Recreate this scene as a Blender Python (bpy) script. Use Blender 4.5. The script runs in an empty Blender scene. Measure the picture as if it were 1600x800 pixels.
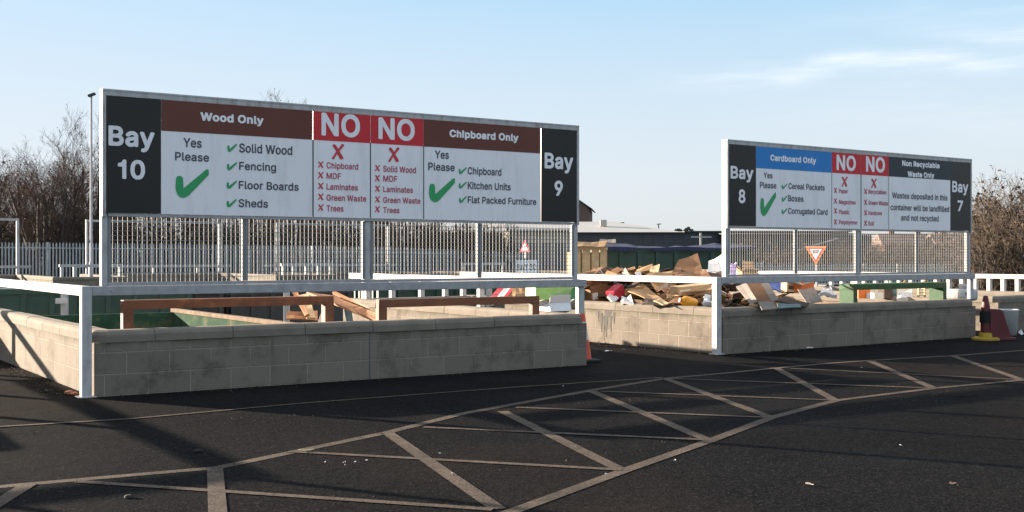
import bpy, bmesh, math, random, json
from mathutils import Vector, Matrix
from mathutils.geometry import tessellate_polygon

R = math.radians
S = bpy.context.scene
COL = S.collection
random.seed(7)

# ------------------------------------------------------------------ camera, sky, sun, exposure
cam_d = bpy.data.cameras.new('camera'); cam = bpy.data.objects.new('camera', cam_d); COL.objects.link(cam)
cam.location = (0, 0, 1.45); cam.rotation_euler = (R(90), 0, 0)
cam_d.sensor_width = 36; cam_d.lens = 36 * 1810 / 1600
cam_d.clip_start = 0.1; cam_d.clip_end = 4000
S.camera = cam

SUN_EL, SUN_AZ = 11.0, -62.3          # azimuth from +Y towards +X
W = bpy.data.worlds.new('World'); S.world = W; W.use_nodes = True
SKY_STRENGTH = 0.066
SUN_STRENGTH = 5.0
EXPOSURE = 2.15

def build_sky():
    nt = W.node_tree; N = nt.nodes; L = nt.links
    N.clear()
    out = N.new('ShaderNodeOutputWorld'); bg = N.new('ShaderNodeBackground')
    sky = N.new('ShaderNodeTexSky'); sky.sky_type = 'NISHITA'; sky.sun_disc = False
    sky.sun_elevation = R(SUN_EL); sky.sun_rotation = R(SUN_AZ)
    sky.air_density = 1.0; sky.dust_density = 0.7; sky.ozone_density = 2.0; sky.altitude = 50
    bg.inputs['Strength'].default_value = SKY_STRENGTH
    tc = N.new('ShaderNodeTexCoord')
    sep = N.new('ShaderNodeSeparateXYZ'); L.new(tc.outputs['Generated'], sep.inputs[0])
    def M(op, a, b=None, c=None, clamp=False):
        n = N.new('ShaderNodeMath'); n.operation = op; n.use_clamp = clamp
        for i, v in enumerate((a, b, c)):
            if v is None: continue
            if isinstance(v, (int, float)): n.inputs[i].default_value = v
            else: L.new(v, n.inputs[i])
        return n.outputs[0]
    def noise(sx, sy, sz, scale, detail, rough=.55):
        mp = N.new('ShaderNodeMapping'); mp.inputs['Scale'].default_value = (sx, sy, sz)
        L.new(tc.outputs['Generated'], mp.inputs[0])
        n = N.new('ShaderNodeTexNoise'); n.inputs['Scale'].default_value = scale
        n.inputs['Detail'].default_value = detail; n.inputs['Roughness'].default_value = rough
        L.new(mp.outputs[0], n.inputs['Vector']); return n.outputs['Fac']
    az = M('ARCTAN2', sep.outputs['X'], sep.outputs['Y'])
    el = M('ARCSINE', sep.outputs['Z'])
    warp = noise(1, 1, 1, 6.0, 3)
    # thin cirrus streaks, each a soft band in elevation with ragged noise
    streak = noise(3.0, 3.0, 34.0, 2.2, 8, .62)
    wisp = noise(7.0, 7.0, 60.0, 3.0, 6, .6)
    def band(e0, wid, a0, a1, amt, tilt=0.0):
        d = M('SUBTRACT', el, e0)
        d = M('ADD', d, M('MULTIPLY', M('SUBTRACT', warp, .5), .05))
        d = M('ADD', d, M('MULTIPLY', M('SUBTRACT', az, (a0 + a1) / 2), tilt))
        g = M('POWER', 2.718, M('MULTIPLY', M('POWER', M('ABSOLUTE', M('DIVIDE', d, wid)), 2.0), -1.0))
        u = M('DIVIDE', M('SUBTRACT', az, a0), a1 - a0)
        win = M('MULTIPLY', M('MULTIPLY', M('MULTIPLY', u, 3.2, None, True), M('MULTIPLY', M('SUBTRACT', 1.0, u), 3.2, None, True)), 1.0, None, True)
        tex = M('MULTIPLY', M('SUBTRACT', M('ADD', M('MULTIPLY', streak, .6), M('MULTIPLY', wisp, .4)), .27), 2.6, None, True)
        return M('MULTIPLY', M('MULTIPLY', g, win), M('MULTIPLY', tex, amt))
    m = band(.150, .009, .10, .50, 1.0, -.02)
    m = M('ADD', m, band(.172, .007, .30, .70, .8, .005))
    m = M('ADD', m, band(.190, .011, .20, .62, .28, -.01))
    m = M('ADD', m, band(.115, .025, .15, .75, .25))
    m = M('ADD', m, band(.20, .03, -1.4, -.5, .35))
    m = M('ADD', m, band(.30, .05, .8, 2.4, .4))
    m = M('MULTIPLY', m, 1.0, None, True)
    hv = M('POWER', M('SUBTRACT', 1.0, M('ABSOLUTE', sep.outputs['Z'])), 7.0)
    hs = N.new('ShaderNodeHueSaturation')                    # winter air: a paler, less saturated horizon
    def VM(op, a, b):
        n = N.new('ShaderNodeVectorMath'); n.operation = op
        for i, v in enumerate((a, b)):
            if isinstance(v, tuple): n.inputs[i].default_value = v
            else: L.new(v, n.inputs[i])
        return n.outputs[0]
    k_ = 2.2                                                  # tone curve on the sky: tames glare towards the sun, lifts the dimmer fill
    soft = VM('DIVIDE', VM('MULTIPLY', sky.outputs[0], (6.9,) * 3), VM('ADD', VM('MULTIPLY', sky.outputs[0], (k_,) * 3), (1, 1, 1)))
    soft = VM('MULTIPLY', soft, (.955, 1.06, 1.17))
    L.new(soft, hs.inputs['Color']); L.new(M('MULTIPLY_ADD', M('DIVIDE', M('ABSOLUTE', sep.outputs['Z']), .24, None, True), 1.55, .35), hs.inputs['Saturation'])
    L.new(M('MULTIPLY_ADD', M('DIVIDE', M('ABSOLUTE', sep.outputs['Z']), .20, None, True), .08, .92), hs.inputs['Value'])
    mix = N.new('ShaderNodeMix'); mix.data_type = 'RGBA'
    L.new(M('MULTIPLY', m, .60), mix.inputs['Factor']); L.new(hs.outputs[0], mix.inputs[6])
    mix.inputs[7].default_value = (4.0, 4.05, 4.2, 1)
    # broken bright cloud sheet added overhead, out of view, to lift fill on shaded signs
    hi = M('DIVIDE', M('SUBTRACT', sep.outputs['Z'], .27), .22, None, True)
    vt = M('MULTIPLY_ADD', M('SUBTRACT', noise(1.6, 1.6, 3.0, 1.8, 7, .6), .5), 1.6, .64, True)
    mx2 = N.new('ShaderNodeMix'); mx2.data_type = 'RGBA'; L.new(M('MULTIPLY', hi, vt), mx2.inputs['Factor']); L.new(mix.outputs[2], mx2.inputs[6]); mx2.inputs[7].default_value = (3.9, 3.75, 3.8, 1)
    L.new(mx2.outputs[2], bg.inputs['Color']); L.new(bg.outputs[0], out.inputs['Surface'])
build_sky()

sd = bpy.data.lights.new('sun', 'SUN'); sd.energy = SUN_STRENGTH; sd.angle = R(0.53); sd.color = (1.0, 0.83, 0.65)
sun = bpy.data.objects.new('sun', sd); COL.objects.link(sun)
to_sun = Vector((math.sin(R(SUN_AZ)) * math.cos(R(SUN_EL)), math.cos(R(SUN_AZ)) * math.cos(R(SUN_EL)), math.sin(R(SUN_EL))))
sun.rotation_euler = to_sun.to_track_quat('Z', 'Y').to_euler(); sun.location = (-40, 20, 30)
S.view_settings.view_transform = 'Standard'; S.view_settings.look = 'None'
S.view_settings.exposure = EXPOSURE; S.view_settings.gamma = 1; S.view_settings.use_curve_mapping = False
S.cycles.max_bounces = 6; S.cycles.diffuse_bounces = 3; S.cycles.glossy_bounces = 3; S.cycles.transparent_max_bounces = 6

# ------------------------------------------------------------------ materials
MATS = {}
def nodes_of(m):
    m.use_nodes = True; nt = m.node_tree
    return nt, nt.nodes, nt.links, nt.nodes['Principled BSDF']
def mat(name, col, rough=.6, var=.15, scale=6.0, bump=0.0, bscale=40.0, metal=0.0, spec=.5, dirt=None, dirt_amt=0.0, dirt_scale=2.0, coat=0.0, stretch=None):
    """noise-varied paint / stone / card: two octaves of tone, optional dirt blotches and bump"""
    if name in MATS: return MATS[name]
    m = bpy.data.materials.new(name); nt, N, L, P = nodes_of(m)
    tc = N.new('ShaderNodeTexCoord')
    n = N.new('ShaderNodeTexNoise'); n.inputs['Scale'].default_value = scale; n.inputs['Detail'].default_value = 6; n.inputs['Roughness'].default_value = .6
    L.new(tc.outputs['Object'], n.inputs['Vector'])
    r = N.new('ShaderNodeValToRGB'); r.color_ramp.elements[0].position = .3; r.color_ramp.elements[1].position = .7
    a = 1 - var; b = 1 + var
    r.color_ramp.elements[0].color = (col[0] * a, col[1] * a, col[2] * a, 1)
    r.color_ramp.elements[1].color = (min(1, col[0] * b), min(1, col[1] * b), min(1, col[2] * b), 1)
    L.new(n.outputs['Fac'], r.inputs[0]); c = r.outputs[0]
    if dirt:
        d = N.new('ShaderNodeTexNoise'); d.inputs['Scale'].default_value = dirt_scale; d.inputs['Detail'].default_value = 8; d.inputs['Roughness'].default_value = .7
        if stretch:
            sm = N.new('ShaderNodeMapping'); sm.inputs['Scale'].default_value = stretch; L.new(tc.outputs['Object'], sm.inputs[0]); L.new(sm.outputs[0], d.inputs['Vector'])
        else: L.new(tc.outputs['Object'], d.inputs['Vector'])
        dr = N.new('ShaderNodeValToRGB'); dr.color_ramp.elements[0].position = .5; dr.color_ramp.elements[1].position = .72
        dr.color_ramp.elements[0].color = (0, 0, 0, 1); dr.color_ramp.elements[1].color = (dirt_amt,) * 3 + (1,)
        L.new(d.outputs['Fac'], dr.inputs[0])
        mx = N.new('ShaderNodeMix'); mx.data_type = 'RGBA'; L.new(dr.outputs[0], mx.inputs['Factor']); L.new(c, mx.inputs[6]); mx.inputs[7].default_value = (*dirt, 1)
        c = mx.outputs[2]
    L.new(c, P.inputs['Base Color'])
    P.inputs['Roughness'].default_value = rough; P.inputs['Metallic'].default_value = metal; P.inputs['Specular IOR Level'].default_value = spec
    if coat: P.inputs['Coat Weight'].default_value = coat
    if bump:
        bn = N.new('ShaderNodeTexNoise'); bn.inputs['Scale'].default_value = bscale; bn.inputs['Detail'].default_value = 4
        L.new(tc.outputs['Object'], bn.inputs['Vector'])
        bp = N.new('ShaderNodeBump'); bp.inputs['Strength'].default_value = bump; bp.inputs['Distance'].default_value = .01
        L.new(bn.outputs['Fac'], bp.inputs['Height']); L.new(bp.outputs[0], P.inputs['Normal'])
    MATS[name] = m; return m

def asphalt_mat():
    m = bpy.data.materials.new('asphalt'); nt, N, L, P = nodes_of(m)
    tc = N.new('ShaderNodeTexCoord'); V = tc.outputs['Object']
    def noise(s, d=6, r=.6):
        n = N.new('ShaderNodeTexNoise'); n.inputs['Scale'].default_value = s; n.inputs['Detail'].default_value = d; n.inputs['Roughness'].default_value = r
        L.new(V, n.inputs['Vector']); return n.outputs['Fac']
    def ramp(f, p0, c0, p1, c1):
        r = N.new('ShaderNodeValToRGB'); e = r.color_ramp.elements; e[0].position = p0; e[0].color = (*c0, 1); e[1].position = p1; e[1].color = (*c1, 1)
        L.new(f, r.inputs[0]); return r.outputs[0]
    def mix(f, a, b, mode='MIX'):
        x = N.new('ShaderNodeMix'); x.data_type = 'RGBA'; x.blend_type = mode
        if isinstance(f, float): x.inputs['Factor'].default_value = f
        else: L.new(f, x.inputs['Factor'])
        for i, v in ((6, a), (7, b)):
            if isinstance(v, tuple): x.inputs[i].default_value = (*v, 1)
            else: L.new(v, x.inputs[i])
        return x.outputs[2]
    base = ramp(noise(.45, 7, .65), .32, (.0052, .0056, .0065), .70, (.0100, .0098, .0100))
    # stone chips: bright and dark aggregate
    v = N.new('ShaderNodeTexVoronoi'); v.inputs['Scale'].default_value = 70; L.new(V, v.inputs['Vector'])
    chips = ramp(v.outputs['Color'], .62, (0, 0, 0), .98, (1, 1, 1))
    c = mix(ramp(noise(90, 3), .52, (0, 0, 0), .75, (.55, .55, .55)), base, (.029, .028, .0278))
    c = mix(chips, c, (.030, .0295, .0298))
    c = mix(ramp(noise(60, 2), .60, (0, 0, 0), .74, (.7, .7, .7)), c, (.007, .007, .007))
    # brown silt in worn patches, dark oil marks
    c = mix(ramp(noise(.22, 5, .6), .5, (0, 0, 0), .68, (.55, .55, .55)), c, (.027, .0185, .0135))
    c = mix(ramp(noise(.9, 6, .7), .60, (0, 0, 0), .74, (.6, .6, .6)), c, (.009, .009, .0092))
    # mid grain that still reads at a distance, and hairline cracks
    c = mix(ramp(noise(38, 5, .8), .52, (0, 0, 0), .68, (.75, .75, .75)), c, (.033, .0325, .0328))
    c = mix(ramp(noise(17, 5, .75), .52, (0, 0, 0), .66, (.7, .7, .7)), c, (.0035, .0036, .0038))
    vw = N.new('ShaderNodeVectorMath'); vw.operation = 'ADD'
    nz = N.new('ShaderNodeTexNoise'); nz.inputs['Scale'].default_value = 1.6; nz.inputs['Detail'].default_value = 6; L.new(V, nz.inputs['Vector'])
    L.new(V, vw.inputs[0]); L.new(nz.outputs['Color'], vw.inputs[1])
    ve = N.new('ShaderNodeTexVoronoi'); ve.feature = 'DISTANCE_TO_EDGE'; ve.inputs['Scale'].default_value = .30; L.new(vw.outputs[0], ve.inputs['Vector'])
    ck = N.new('ShaderNodeMath'); ck.operation = 'MULTIPLY'
    L.new(ramp(ve.outputs['Distance'], .0015, (1, 1, 1), .0045, (0, 0, 0)), ck.inputs[0]); L.new(ramp(noise(.35, 3), .50, (0, 0, 0), .58, (.8, .8, .8)), ck.inputs[1])
    c = mix(ck.outputs[0], c, (.003, .003, .003))
    L.new(c, P.inputs['Base Color'])
    rg = ramp(noise(.6, 5), .35, (.70, .70, .70), .7, (.95, .95, .95)); L.new(rg, P.inputs['Roughness'])
    P.inputs['Specular IOR Level'].default_value = .014
    b1 = N.new('ShaderNodeBump'); b1.inputs['Strength'].default_value = .8; b1.inputs['Distance'].default_value = .008
    L.new(noise(60, 4), b1.inputs['Height'])
    b2 = N.new('ShaderNodeBump'); b2.inputs['Strength'].default_value = .35; b2.inputs['Distance'].default_value = .06
    L.new(noise(1.3, 4), b2.inputs['Height']); L.new(b1.outputs[0], b2.inputs['Normal'])
    L.new(b2.outputs[0], P.inputs['Normal'])
    return m

def marking_mat():
    m = bpy.data.materials.new('worn_road_paint'); nt, N, L, P = nodes_of(m)
    tc = N.new('ShaderNodeTexCoord'); V = tc.outputs['Object']
    n1 = N.new('ShaderNodeTexNoise'); n1.inputs['Scale'].default_value = 3.5; n1.inputs['Detail'].default_value = 9; n1.inputs['Roughness'].default_value = .75; L.new(V, n1.inputs['Vector'])
    r1 = N.new('ShaderNodeValToRGB'); e = r1.color_ramp.elements; e[0].position = .34; e[0].color = (.062, .049, .040, 1); e[1].position = .62; e[1].color = (.128, .099, .077, 1); L.new(n1.outputs['Fac'], r1.inputs[0])
    n2 = N.new('ShaderNodeTexNoise'); n2.inputs['Scale'].default_value = 55; n2.inputs['Detail'].default_value = 4; L.new(V, n2.inputs['Vector'])
    r2 = N.new('ShaderNodeValToRGB'); e = r2.color_ramp.elements; e[0].position = .52; e[0].color = (0, 0, 0, 1); e[1].position = .62; e[1].color = (.85, .85, .85, 1); L.new(n2.outputs['Fac'], r2.inputs[0])
    x = N.new('ShaderNodeMix'); x.data_type = 'RGBA'; L.new(r2.outputs[0], x.inputs['Factor']); L.new(r1.outputs[0], x.inputs[6]); x.inputs[7].default_value = (.03, .028, .026, 1)
    n3 = N.new('ShaderNodeTexNoise'); n3.inputs['Scale'].default_value = 1.1; n3.inputs['Detail'].default_value = 8; n3.inputs['Roughness'].default_value = .75; L.new(V, n3.inputs['Vector'])
    r3 = N.new('ShaderNodeValToRGB'); e = r3.color_ramp.elements; e[0].position = .50; e[0].color = (0, 0, 0, 1); e[1].position = .66; e[1].color = (.7, .7, .7, 1); L.new(n3.outputs['Fac'], r3.inputs[0])
    y = N.new('ShaderNodeMix'); y.data_type = 'RGBA'; L.new(r3.outputs[0], y.inputs['Factor']); L.new(x.outputs[2], y.inputs[6]); y.inputs[7].default_value = (.035, .031, .028, 1)
    L.new(y.outputs[2], P.inputs['Base Color']); P.inputs['Roughness'].default_value = .85; P.inputs['Specular IOR Level'].default_value = .08
    b = N.new('ShaderNodeBump'); b.inputs['Strength'].default_value = .4; b.inputs['Distance'].default_value = .005; L.new(n2.outputs['Fac'], b.inputs['Height']); L.new(b.outputs[0], P.inputs['Normal'])
    return m

def block_mat(name, col, mortar, damp):
    """dense concrete blockwork laid 440 x 215 with 10 mm joints, damp and dirt blotches"""
    m = bpy.data.materials.new(name); nt, N, L, P = nodes_of(m)
    uv = N.new('ShaderNodeUVMap'); tc = N.new('ShaderNodeTexCoord')
    br = N.new('ShaderNodeTexBrick'); br.inputs['Scale'].default_value = 1.0
    br.inputs['Brick Width'].default_value = .45; br.inputs['Row Height'].default_value = .225; br.inputs['Mortar Size'].default_value = .010; br.inputs['Mortar Smooth'].default_value = .25
    br.inputs['Bias'].default_value = 0
    br.inputs['Color1'].default_value = (*[c * .90 for c in col], 1); br.inputs['Color2'].default_value = (*[c * 1.10 for c in col], 1); br.inputs['Mortar'].default_value = (*mortar, 1)
    L.new(uv.outputs[0], br.inputs['Vector'])
    def noise(v, s, d=6, r=.6):
        n = N.new('ShaderNodeTexNoise'); n.inputs['Scale'].default_value = s; n.inputs['Detail'].default_value = d; n.inputs['Roughness'].default_value = r
        L.new(v, n.inputs['Vector']); return n.outputs['Fac']
    def mix(f, a, b):
        x = N.new('ShaderNodeMix'); x.data_type = 'RGBA'; L.new(f, x.inputs['Factor'])
        for i, v in ((6, a), (7, b)):
            if isinstance(v, tuple): x.inputs[i].default_value = (*v, 1)
            else: L.new(v, x.inputs[i])
        return x.outputs[2]
    def ramp(f, p0, a, p1, b):
        r = N.new('ShaderNodeValToRGB'); e = r.color_ramp.elements; e[0].position = p0; e[0].color = (a, a, a, 1); e[1].position = p1; e[1].color = (b, b, b, 1); L.new(f, r.inputs[0]); return r.outputs[0]
    c = mix(ramp(noise(tc.outputs['Object'], 45, 5), .42, 0.0, .7, .35), br.outputs['Color'], tuple(x * .62 for x in col))
    c = mix(ramp(noise(tc.outputs['Object'], 2.4, 9, .74), .50, 0.0, .66, damp), c, tuple(x * .38 for x in col))
    # drip streaks: noise stretched down the wall
    mp = N.new('ShaderNodeMapping'); mp.inputs['Scale'].default_value = (9, .7, 1); L.new(uv.outputs[0], mp.inputs[0])
    c = mix(ramp(noise(mp.outputs[0], 1.0, 5, .6), .58, 0.0, .76, damp * .8), c, tuple(x * .45 for x in col))
    # green algae line that grows on the damp joint below the coping
    sp = N.new('ShaderNodeSeparateXYZ'); L.new(uv.outputs[0], sp.inputs[0])
    mr = N.new('ShaderNodeMapRange'); mr.inputs['From Min'].default_value = .47; mr.inputs['From Max'].default_value = .56; L.new(sp.outputs['Y'], mr.inputs['Value'])
    mu = N.new('ShaderNodeMath'); mu.operation = 'MULTIPLY'; L.new(mr.outputs[0], mu.inputs[0]); L.new(ramp(noise(tc.outputs['Object'], 3.0, 6, .65), .36, 0.0, .62, .8), mu.inputs[1])
    c = mix(mu.outputs[0], c, (.060, .062, .034))
    # pale lime bloom
    c = mix(ramp(noise(tc.outputs['Object'], 2.6, 6, .6), .62, 0.0, .78, .35), c, tuple(min(1, x * 1.25) for x in col))
    L.new(c, P.inputs['Base Color']); P.inputs['Roughness'].default_value = .92; P.inputs['Specular IOR Level'].default_value = .15
    b1 = N.new('ShaderNodeBump'); b1.inputs['Strength'].default_value = .95; b1.inputs['Distance'].default_value = .010; b1.invert = True
    L.new(br.outputs['Fac'], b1.inputs['Height'])
    b2 = N.new('ShaderNodeBump'); b2.inputs['Strength'].default_value = .45; b2.inputs['Distance'].default_value = .006
    L.new(noise(tc.outputs['Object'], 70, 5), b2.inputs['Height']); L.new(b1.outputs[0], b2.inputs['Normal']); L.new(b2.outputs[0], P.inputs['Normal'])
    return m

A_ASPH = asphalt_mat(); A_MARK = marking_mat()
A_BLOCK = block_mat('concrete_blocks', (.200, .173, .144), (.275, .24, .198), .70)
M_COPING = mat('coping_concrete', (.195, .170, .142), .9, .16, 3.5, .35, 60, spec=.15, dirt=(.14, .125, .10), dirt_amt=.55, dirt_scale=2.2)
M_LOWER = mat('lower_yard_concrete', (.13, .125, .115), .9, .25, 1.2, .2, 30, spec=.2)
M_WHITE = mat('white_painted_steel', (.43, .43, .43), .5, .12, 5, .08, 90, dirt=(.16, .11, .075), dirt_amt=.75, dirt_scale=3.5, stretch=(3, 3, 1))
M_GALV = mat('galvanised_steel', (.36, .36, .37), .5, .20, 9, .05, 80, metal=.25, dirt=(.30, .29, .27), dirt_amt=.5, dirt_scale=6)
M_WIRE = mat('galvanised_wire', (.22, .225, .23), .6, .1, 12, metal=.15)
M_FENCE = mat('weathered_galvanised_pales', (.36, .39, .40), .6, .18, 3, metal=.15)
M_SIGNW = mat('sign_white_vinyl', (.84, .83, .86), .32, .025, 2.0, dirt=(.50, .49, .46), dirt_amt=.42, dirt_scale=1.3, stretch=(5, 5, .8))
M_BLACK = mat('sign_black_vinyl', (.017, .0175, .017), .25, .12, 2, spec=.25)
M_BROWN = mat('sign_brown_vinyl', (.150, .058, .044), .45, .05, 2, spec=.15)
M_RED = mat('sign_red_vinyl', (.60, .045, .055), .45, .05, 2, spec=.15)
M_BLUE = mat('sign_blue_vinyl', (.040, .23, .58), .45, .05, 2, spec=.15)
M_SLATE = mat('sign_slate_vinyl', (.052, .060, .072), .45, .05, 2, spec=.15)
M_INK = mat('sign_ink', (.055, .062, .085), .4, .05, 2)
M_REDINK = mat('sign_red_ink', (.46, .055, .10), .4, .05, 2)
M_GREENINK = mat('sign_green_ink', (.018, .33, .105), .4, .05, 2)
M_XRED = mat('sign_cross_red', (.58, .03, .045), .4, .05, 2)
M_SEAM = mat('sign_seam', (.07, .075, .09), .5, .1, 3)
TXT = {'white': M_SIGNW, 'ink': M_INK, 'red': M_REDINK}
M_RUSTBAR = mat('rust_brown_paint', (.115, .042, .020), .62, .25, 7, .2, 50, dirt=(.24, .10, .04), dirt_amt=.7, dirt_scale=5)
M_GREENBAR = mat('green_skip_paint', (.022, .085, .034), .7, .2, 6, .15, 40, dirt=(.13, .09, .05), dirt_amt=.6, dirt_scale=4)
M_GREENIN = mat('green_skip_worn', (.030, .070, .045), .95, .3, 3, .2, 40, spec=.06, dirt=(.20, .13, .07), dirt_amt=.75, dirt_scale=3)
M_RIM = mat('dusty_skip_rim', (.19, .145, .105), .9, .3, 6, .2, 40, spec=.1, dirt=(.13, .05, .02), dirt_amt=.8, dirt_scale=4)
M_DKGREEN = mat('dark_green_container', (.010, .050, .036), .5, .25, 2.2, .1, 30, dirt=(.05, .05, .035), dirt_amt=.5, dirt_scale=1.5)
M_DKGREY = mat('dark_grey_container', (.035, .037, .038), .6, .25, 2.2)
M_TARP = mat('blue_net_tarp', (.010, .014, .055), .7, .35, 9, .4, 25)
M_BLOCKDK = mat('dark_rubble', (.010, .009, .008), .9, .4, 3)

# ------------------------------------------------------------------ mesh builder
class MB:
    def __init__(s): s.v = []; s.f = []; s.uv = []; s.mi = []; s.cur = 0
    def face(s, pts, uv=None):
        b = len(s.v); s.v.extend([tuple(p) for p in pts]); s.f.append(list(range(b, b + len(pts))))
        s.uv.append(uv if uv else [(0, 0)] * len(pts)); s.mi.append(s.cur); return s
    def box(s, x0, x1, y0, y1, z0, z1, skip=()):
        """axis box with metric box-mapped UVs (u along the run, v = height)"""
        F = {'-y': ([(x0, y0, z0), (x1, y0, z0), (x1, y0, z1), (x0, y0, z1)], 'xz'), '+y': ([(x1, y1, z0), (x0, y1, z0), (x0, y1, z1), (x1, y1, z1)], 'xz'),
             '-x': ([(x0, y1, z0), (x0, y0, z0), (x0, y0, z1), (x0, y1, z1)], 'yz'), '+x': ([(x1, y0, z0), (x1, y1, z0), (x1, y1, z1), (x1, y0, z1)], 'yz'),
             '-z': ([(x0, y1, z0), (x1, y1, z0), (x1, y0, z0), (x0, y0, z0)], 'xy'), '+z': ([(x0, y0, z1), (x1, y0, z1), (x1, y1, z1), (x0, y1, z1)], 'xy')}
        for k, (p, m) in F.items():
            if k in skip: continue
            s.face(p, [((q[0], q[2]) if m == 'xz' else (q[1] + .17, q[2]) if m == 'yz' else (q[0], q[1])) for q in p])
        return s
    def obox(s, c, size, M=None):
        """oriented box: centre, size, 3x3 matrix"""
        hx, hy, hz = size[0] / 2, size[1] / 2, size[2] / 2; c = Vector(c); M = M or Matrix.Identity(3)
        P = [c + M @ Vector((sx * hx, sy * hy, sz * hz)) for sx in (-1, 1) for sy in (-1, 1) for sz in (-1, 1)]
        for q in ((0, 1, 3, 2), (4, 6, 7, 5), (0, 4, 5, 1), (2, 3, 7, 6), (0, 2, 6, 4), (1, 5, 7, 3)): s.face([P[i] for i in q])
        return s
    def bar(s, a, b, w, h=None):
        a = Vector(a); b = Vector(b); d = b - a; L = d.length
        z = Vector((0, 0, 1)) if abs(d.normalized().z) < .95 else Vector((0, 1, 0))
        x = d.normalized(); y = z.cross(x).normalized(); zz = x.cross(y)
        return s.obox((a + b) / 2, (L, w, h or w), Matrix((x, y, zz)).transposed())
    def tube(s, pts, rad, n=6, cap=True):
        pts = [Vector(p) for p in pts]; rings = []
        for i, p in enumerate(pts):
            d = (pts[min(i + 1, len(pts) - 1)] - pts[max(i - 1, 0)]).normalized()
            a = Vector((0, 0, 1)) if abs(d.z) < .9 else Vector((1, 0, 0))
            x = d.cross(a).normalized(); y = d.cross(x)
            r = rad[i] if isinstance(rad, (list, tuple)) else rad
            rings.append([p + (x * math.cos(2 * math.pi * k / n) + y * math.sin(2 * math.pi * k / n)) * r for k in range(n)])
        b = len(s.v)
        for r in rings: s.v.extend([tuple(q) for q in r])
        for i in range(len(rings) - 1):
            for k in range(n):
                k2 = (k + 1) % n
                s.f.append([b + i * n + k, b + i * n + k2, b + (i + 1) * n + k2, b + (i + 1) * n + k]); s.uv.append([(0, 0)] * 4); s.mi.append(s.cur)
        if cap:
            s.f.append([b + k for k in range(n)][::-1]); s.uv.append([(0, 0)] * n); s.mi.append(s.cur)
            e = b + (len(rings) - 1) * n; s.f.append([e + k for k in range(n)]); s.uv.append([(0, 0)] * n); s.mi.append(s.cur)
        return s
    def lathe(s, prof, n=20, c=(0, 0, 0)):
        return s.rings([[(c[0] + r * math.cos(2 * math.pi * k / n), c[1] + r * math.sin(2 * math.pi * k / n), c[2] + z) for k in range(n)] for r, z in prof])
    def rings(s, rings):
        n = len(rings[0]); b = len(s.v)
        for r in rings: s.v.extend([tuple(q) for q in r])
        for i in range(len(rings) - 1):
            for k in range(n):
                k2 = (k + 1) % n
                s.f.append([b + i * n + k, b + i * n + k2, b + (i + 1) * n + k2, b + (i + 1) * n + k]); s.uv.append([(0, 0)] * 4); s.mi.append(s.cur)
        s.f.append([b + k for k in range(n)][::-1]); s.uv.append([(0, 0)] * n); s.mi.append(s.cur)
        e = b + (len(rings) - 1) * n; s.f.append([e + k for k in range(n)]); s.uv.append([(0, 0)] * n); s.mi.append(s.cur)
        return s
    def prism(s, poly, y0, y1):
        """polygon in x,z extruded along y"""
        n = len(poly)
        s.face([(x, y0, z) for x, z in poly]); s.face([(x, y1, z) for x, z in reversed(poly)])
        for i in range(n):
            (ax, az), (bx, bz) = poly[i], poly[(i + 1) % n]
            s.face([(bx, y0, bz), (ax, y0, az), (ax, y1, az), (bx, y1, bz)])
        return s
    def slab(s, corners, th):
        """a bent or flat sheet given by its four corners, with real thickness"""
        P = [Vector(p) for p in corners]
        n = ((P[1] - P[0]).cross(P[3] - P[0])).normalized() * th
        Q = [p + n for p in P]; k = len(P)
        s.face(P); s.face(list(reversed(Q)))
        for i in range(k): s.face([P[(i + 1) % k], P[i], Q[i], Q[(i + 1) % k]])
        return s
    def build(s, name, m, parent=None, bevel=0.0, smooth=False, mats=None):
        me = bpy.data.meshes.new(name); me.from_pydata(s.v, [], s.f)
        ul = me.uv_layers.new(name='UVMap'); flat = [c for f in s.uv for c in f]
        for i, (u, v) in enumerate(flat): ul.data[i].uv = (u, v)
        for x in (mats or [m]): me.materials.append(x)
        if mats: me.polygons.foreach_set('material_index', s.mi)
        bm = bmesh.new(); bm.from_mesh(me)
        bmesh.ops.remove_doubles(bm, verts=bm.verts, dist=1e-5)
        bmesh.ops.recalc_face_normals(bm, faces=bm.faces)
        if bevel: bmesh.ops.bevel(bm, geom=[e for e in bm.edges if len(e.link_faces) == 2 and e.calc_face_angle(0) > .6], offset=bevel, segments=2, affect='EDGES', profile=.5, clamp_overlap=True)
        bm.to_mesh(me); bm.free()
        if smooth: me.polygons.foreach_set('use_smooth', [True] * len(me.polygons))
        o = bpy.data.objects.new(name, me); COL.objects.link(o)
        if parent: o.parent = parent
        return o

def tag(o, label=None, cat=None, group=None, kind=None):
    if label: o['label'] = label
    if cat: o['category'] = cat
    if group: o['group'] = group
    if kind: o['kind'] = kind
    return o
def thing(name, label, cat, loc=(0, 0, 0), rz=0.0, group=None):
    o = bpy.data.objects.new(name, None); COL.objects.link(o); o.empty_display_size = .2
    o.location = loc; o.rotation_euler = (0, 0, rz); return tag(o, label, cat, group)
def copy_tree(o, parent=None):
    c = o.copy(); COL.objects.link(c)
    if parent: c.parent = parent
    for ch in list(o.children): copy_tree(ch, c)
    return c
def px(x, y, d):                                    # where the photograph's (x, y) lies at d metres
    return Vector(((x - 800) / 1810 * d, d, 1.45 + (400 - y) / 1810 * d))

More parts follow.
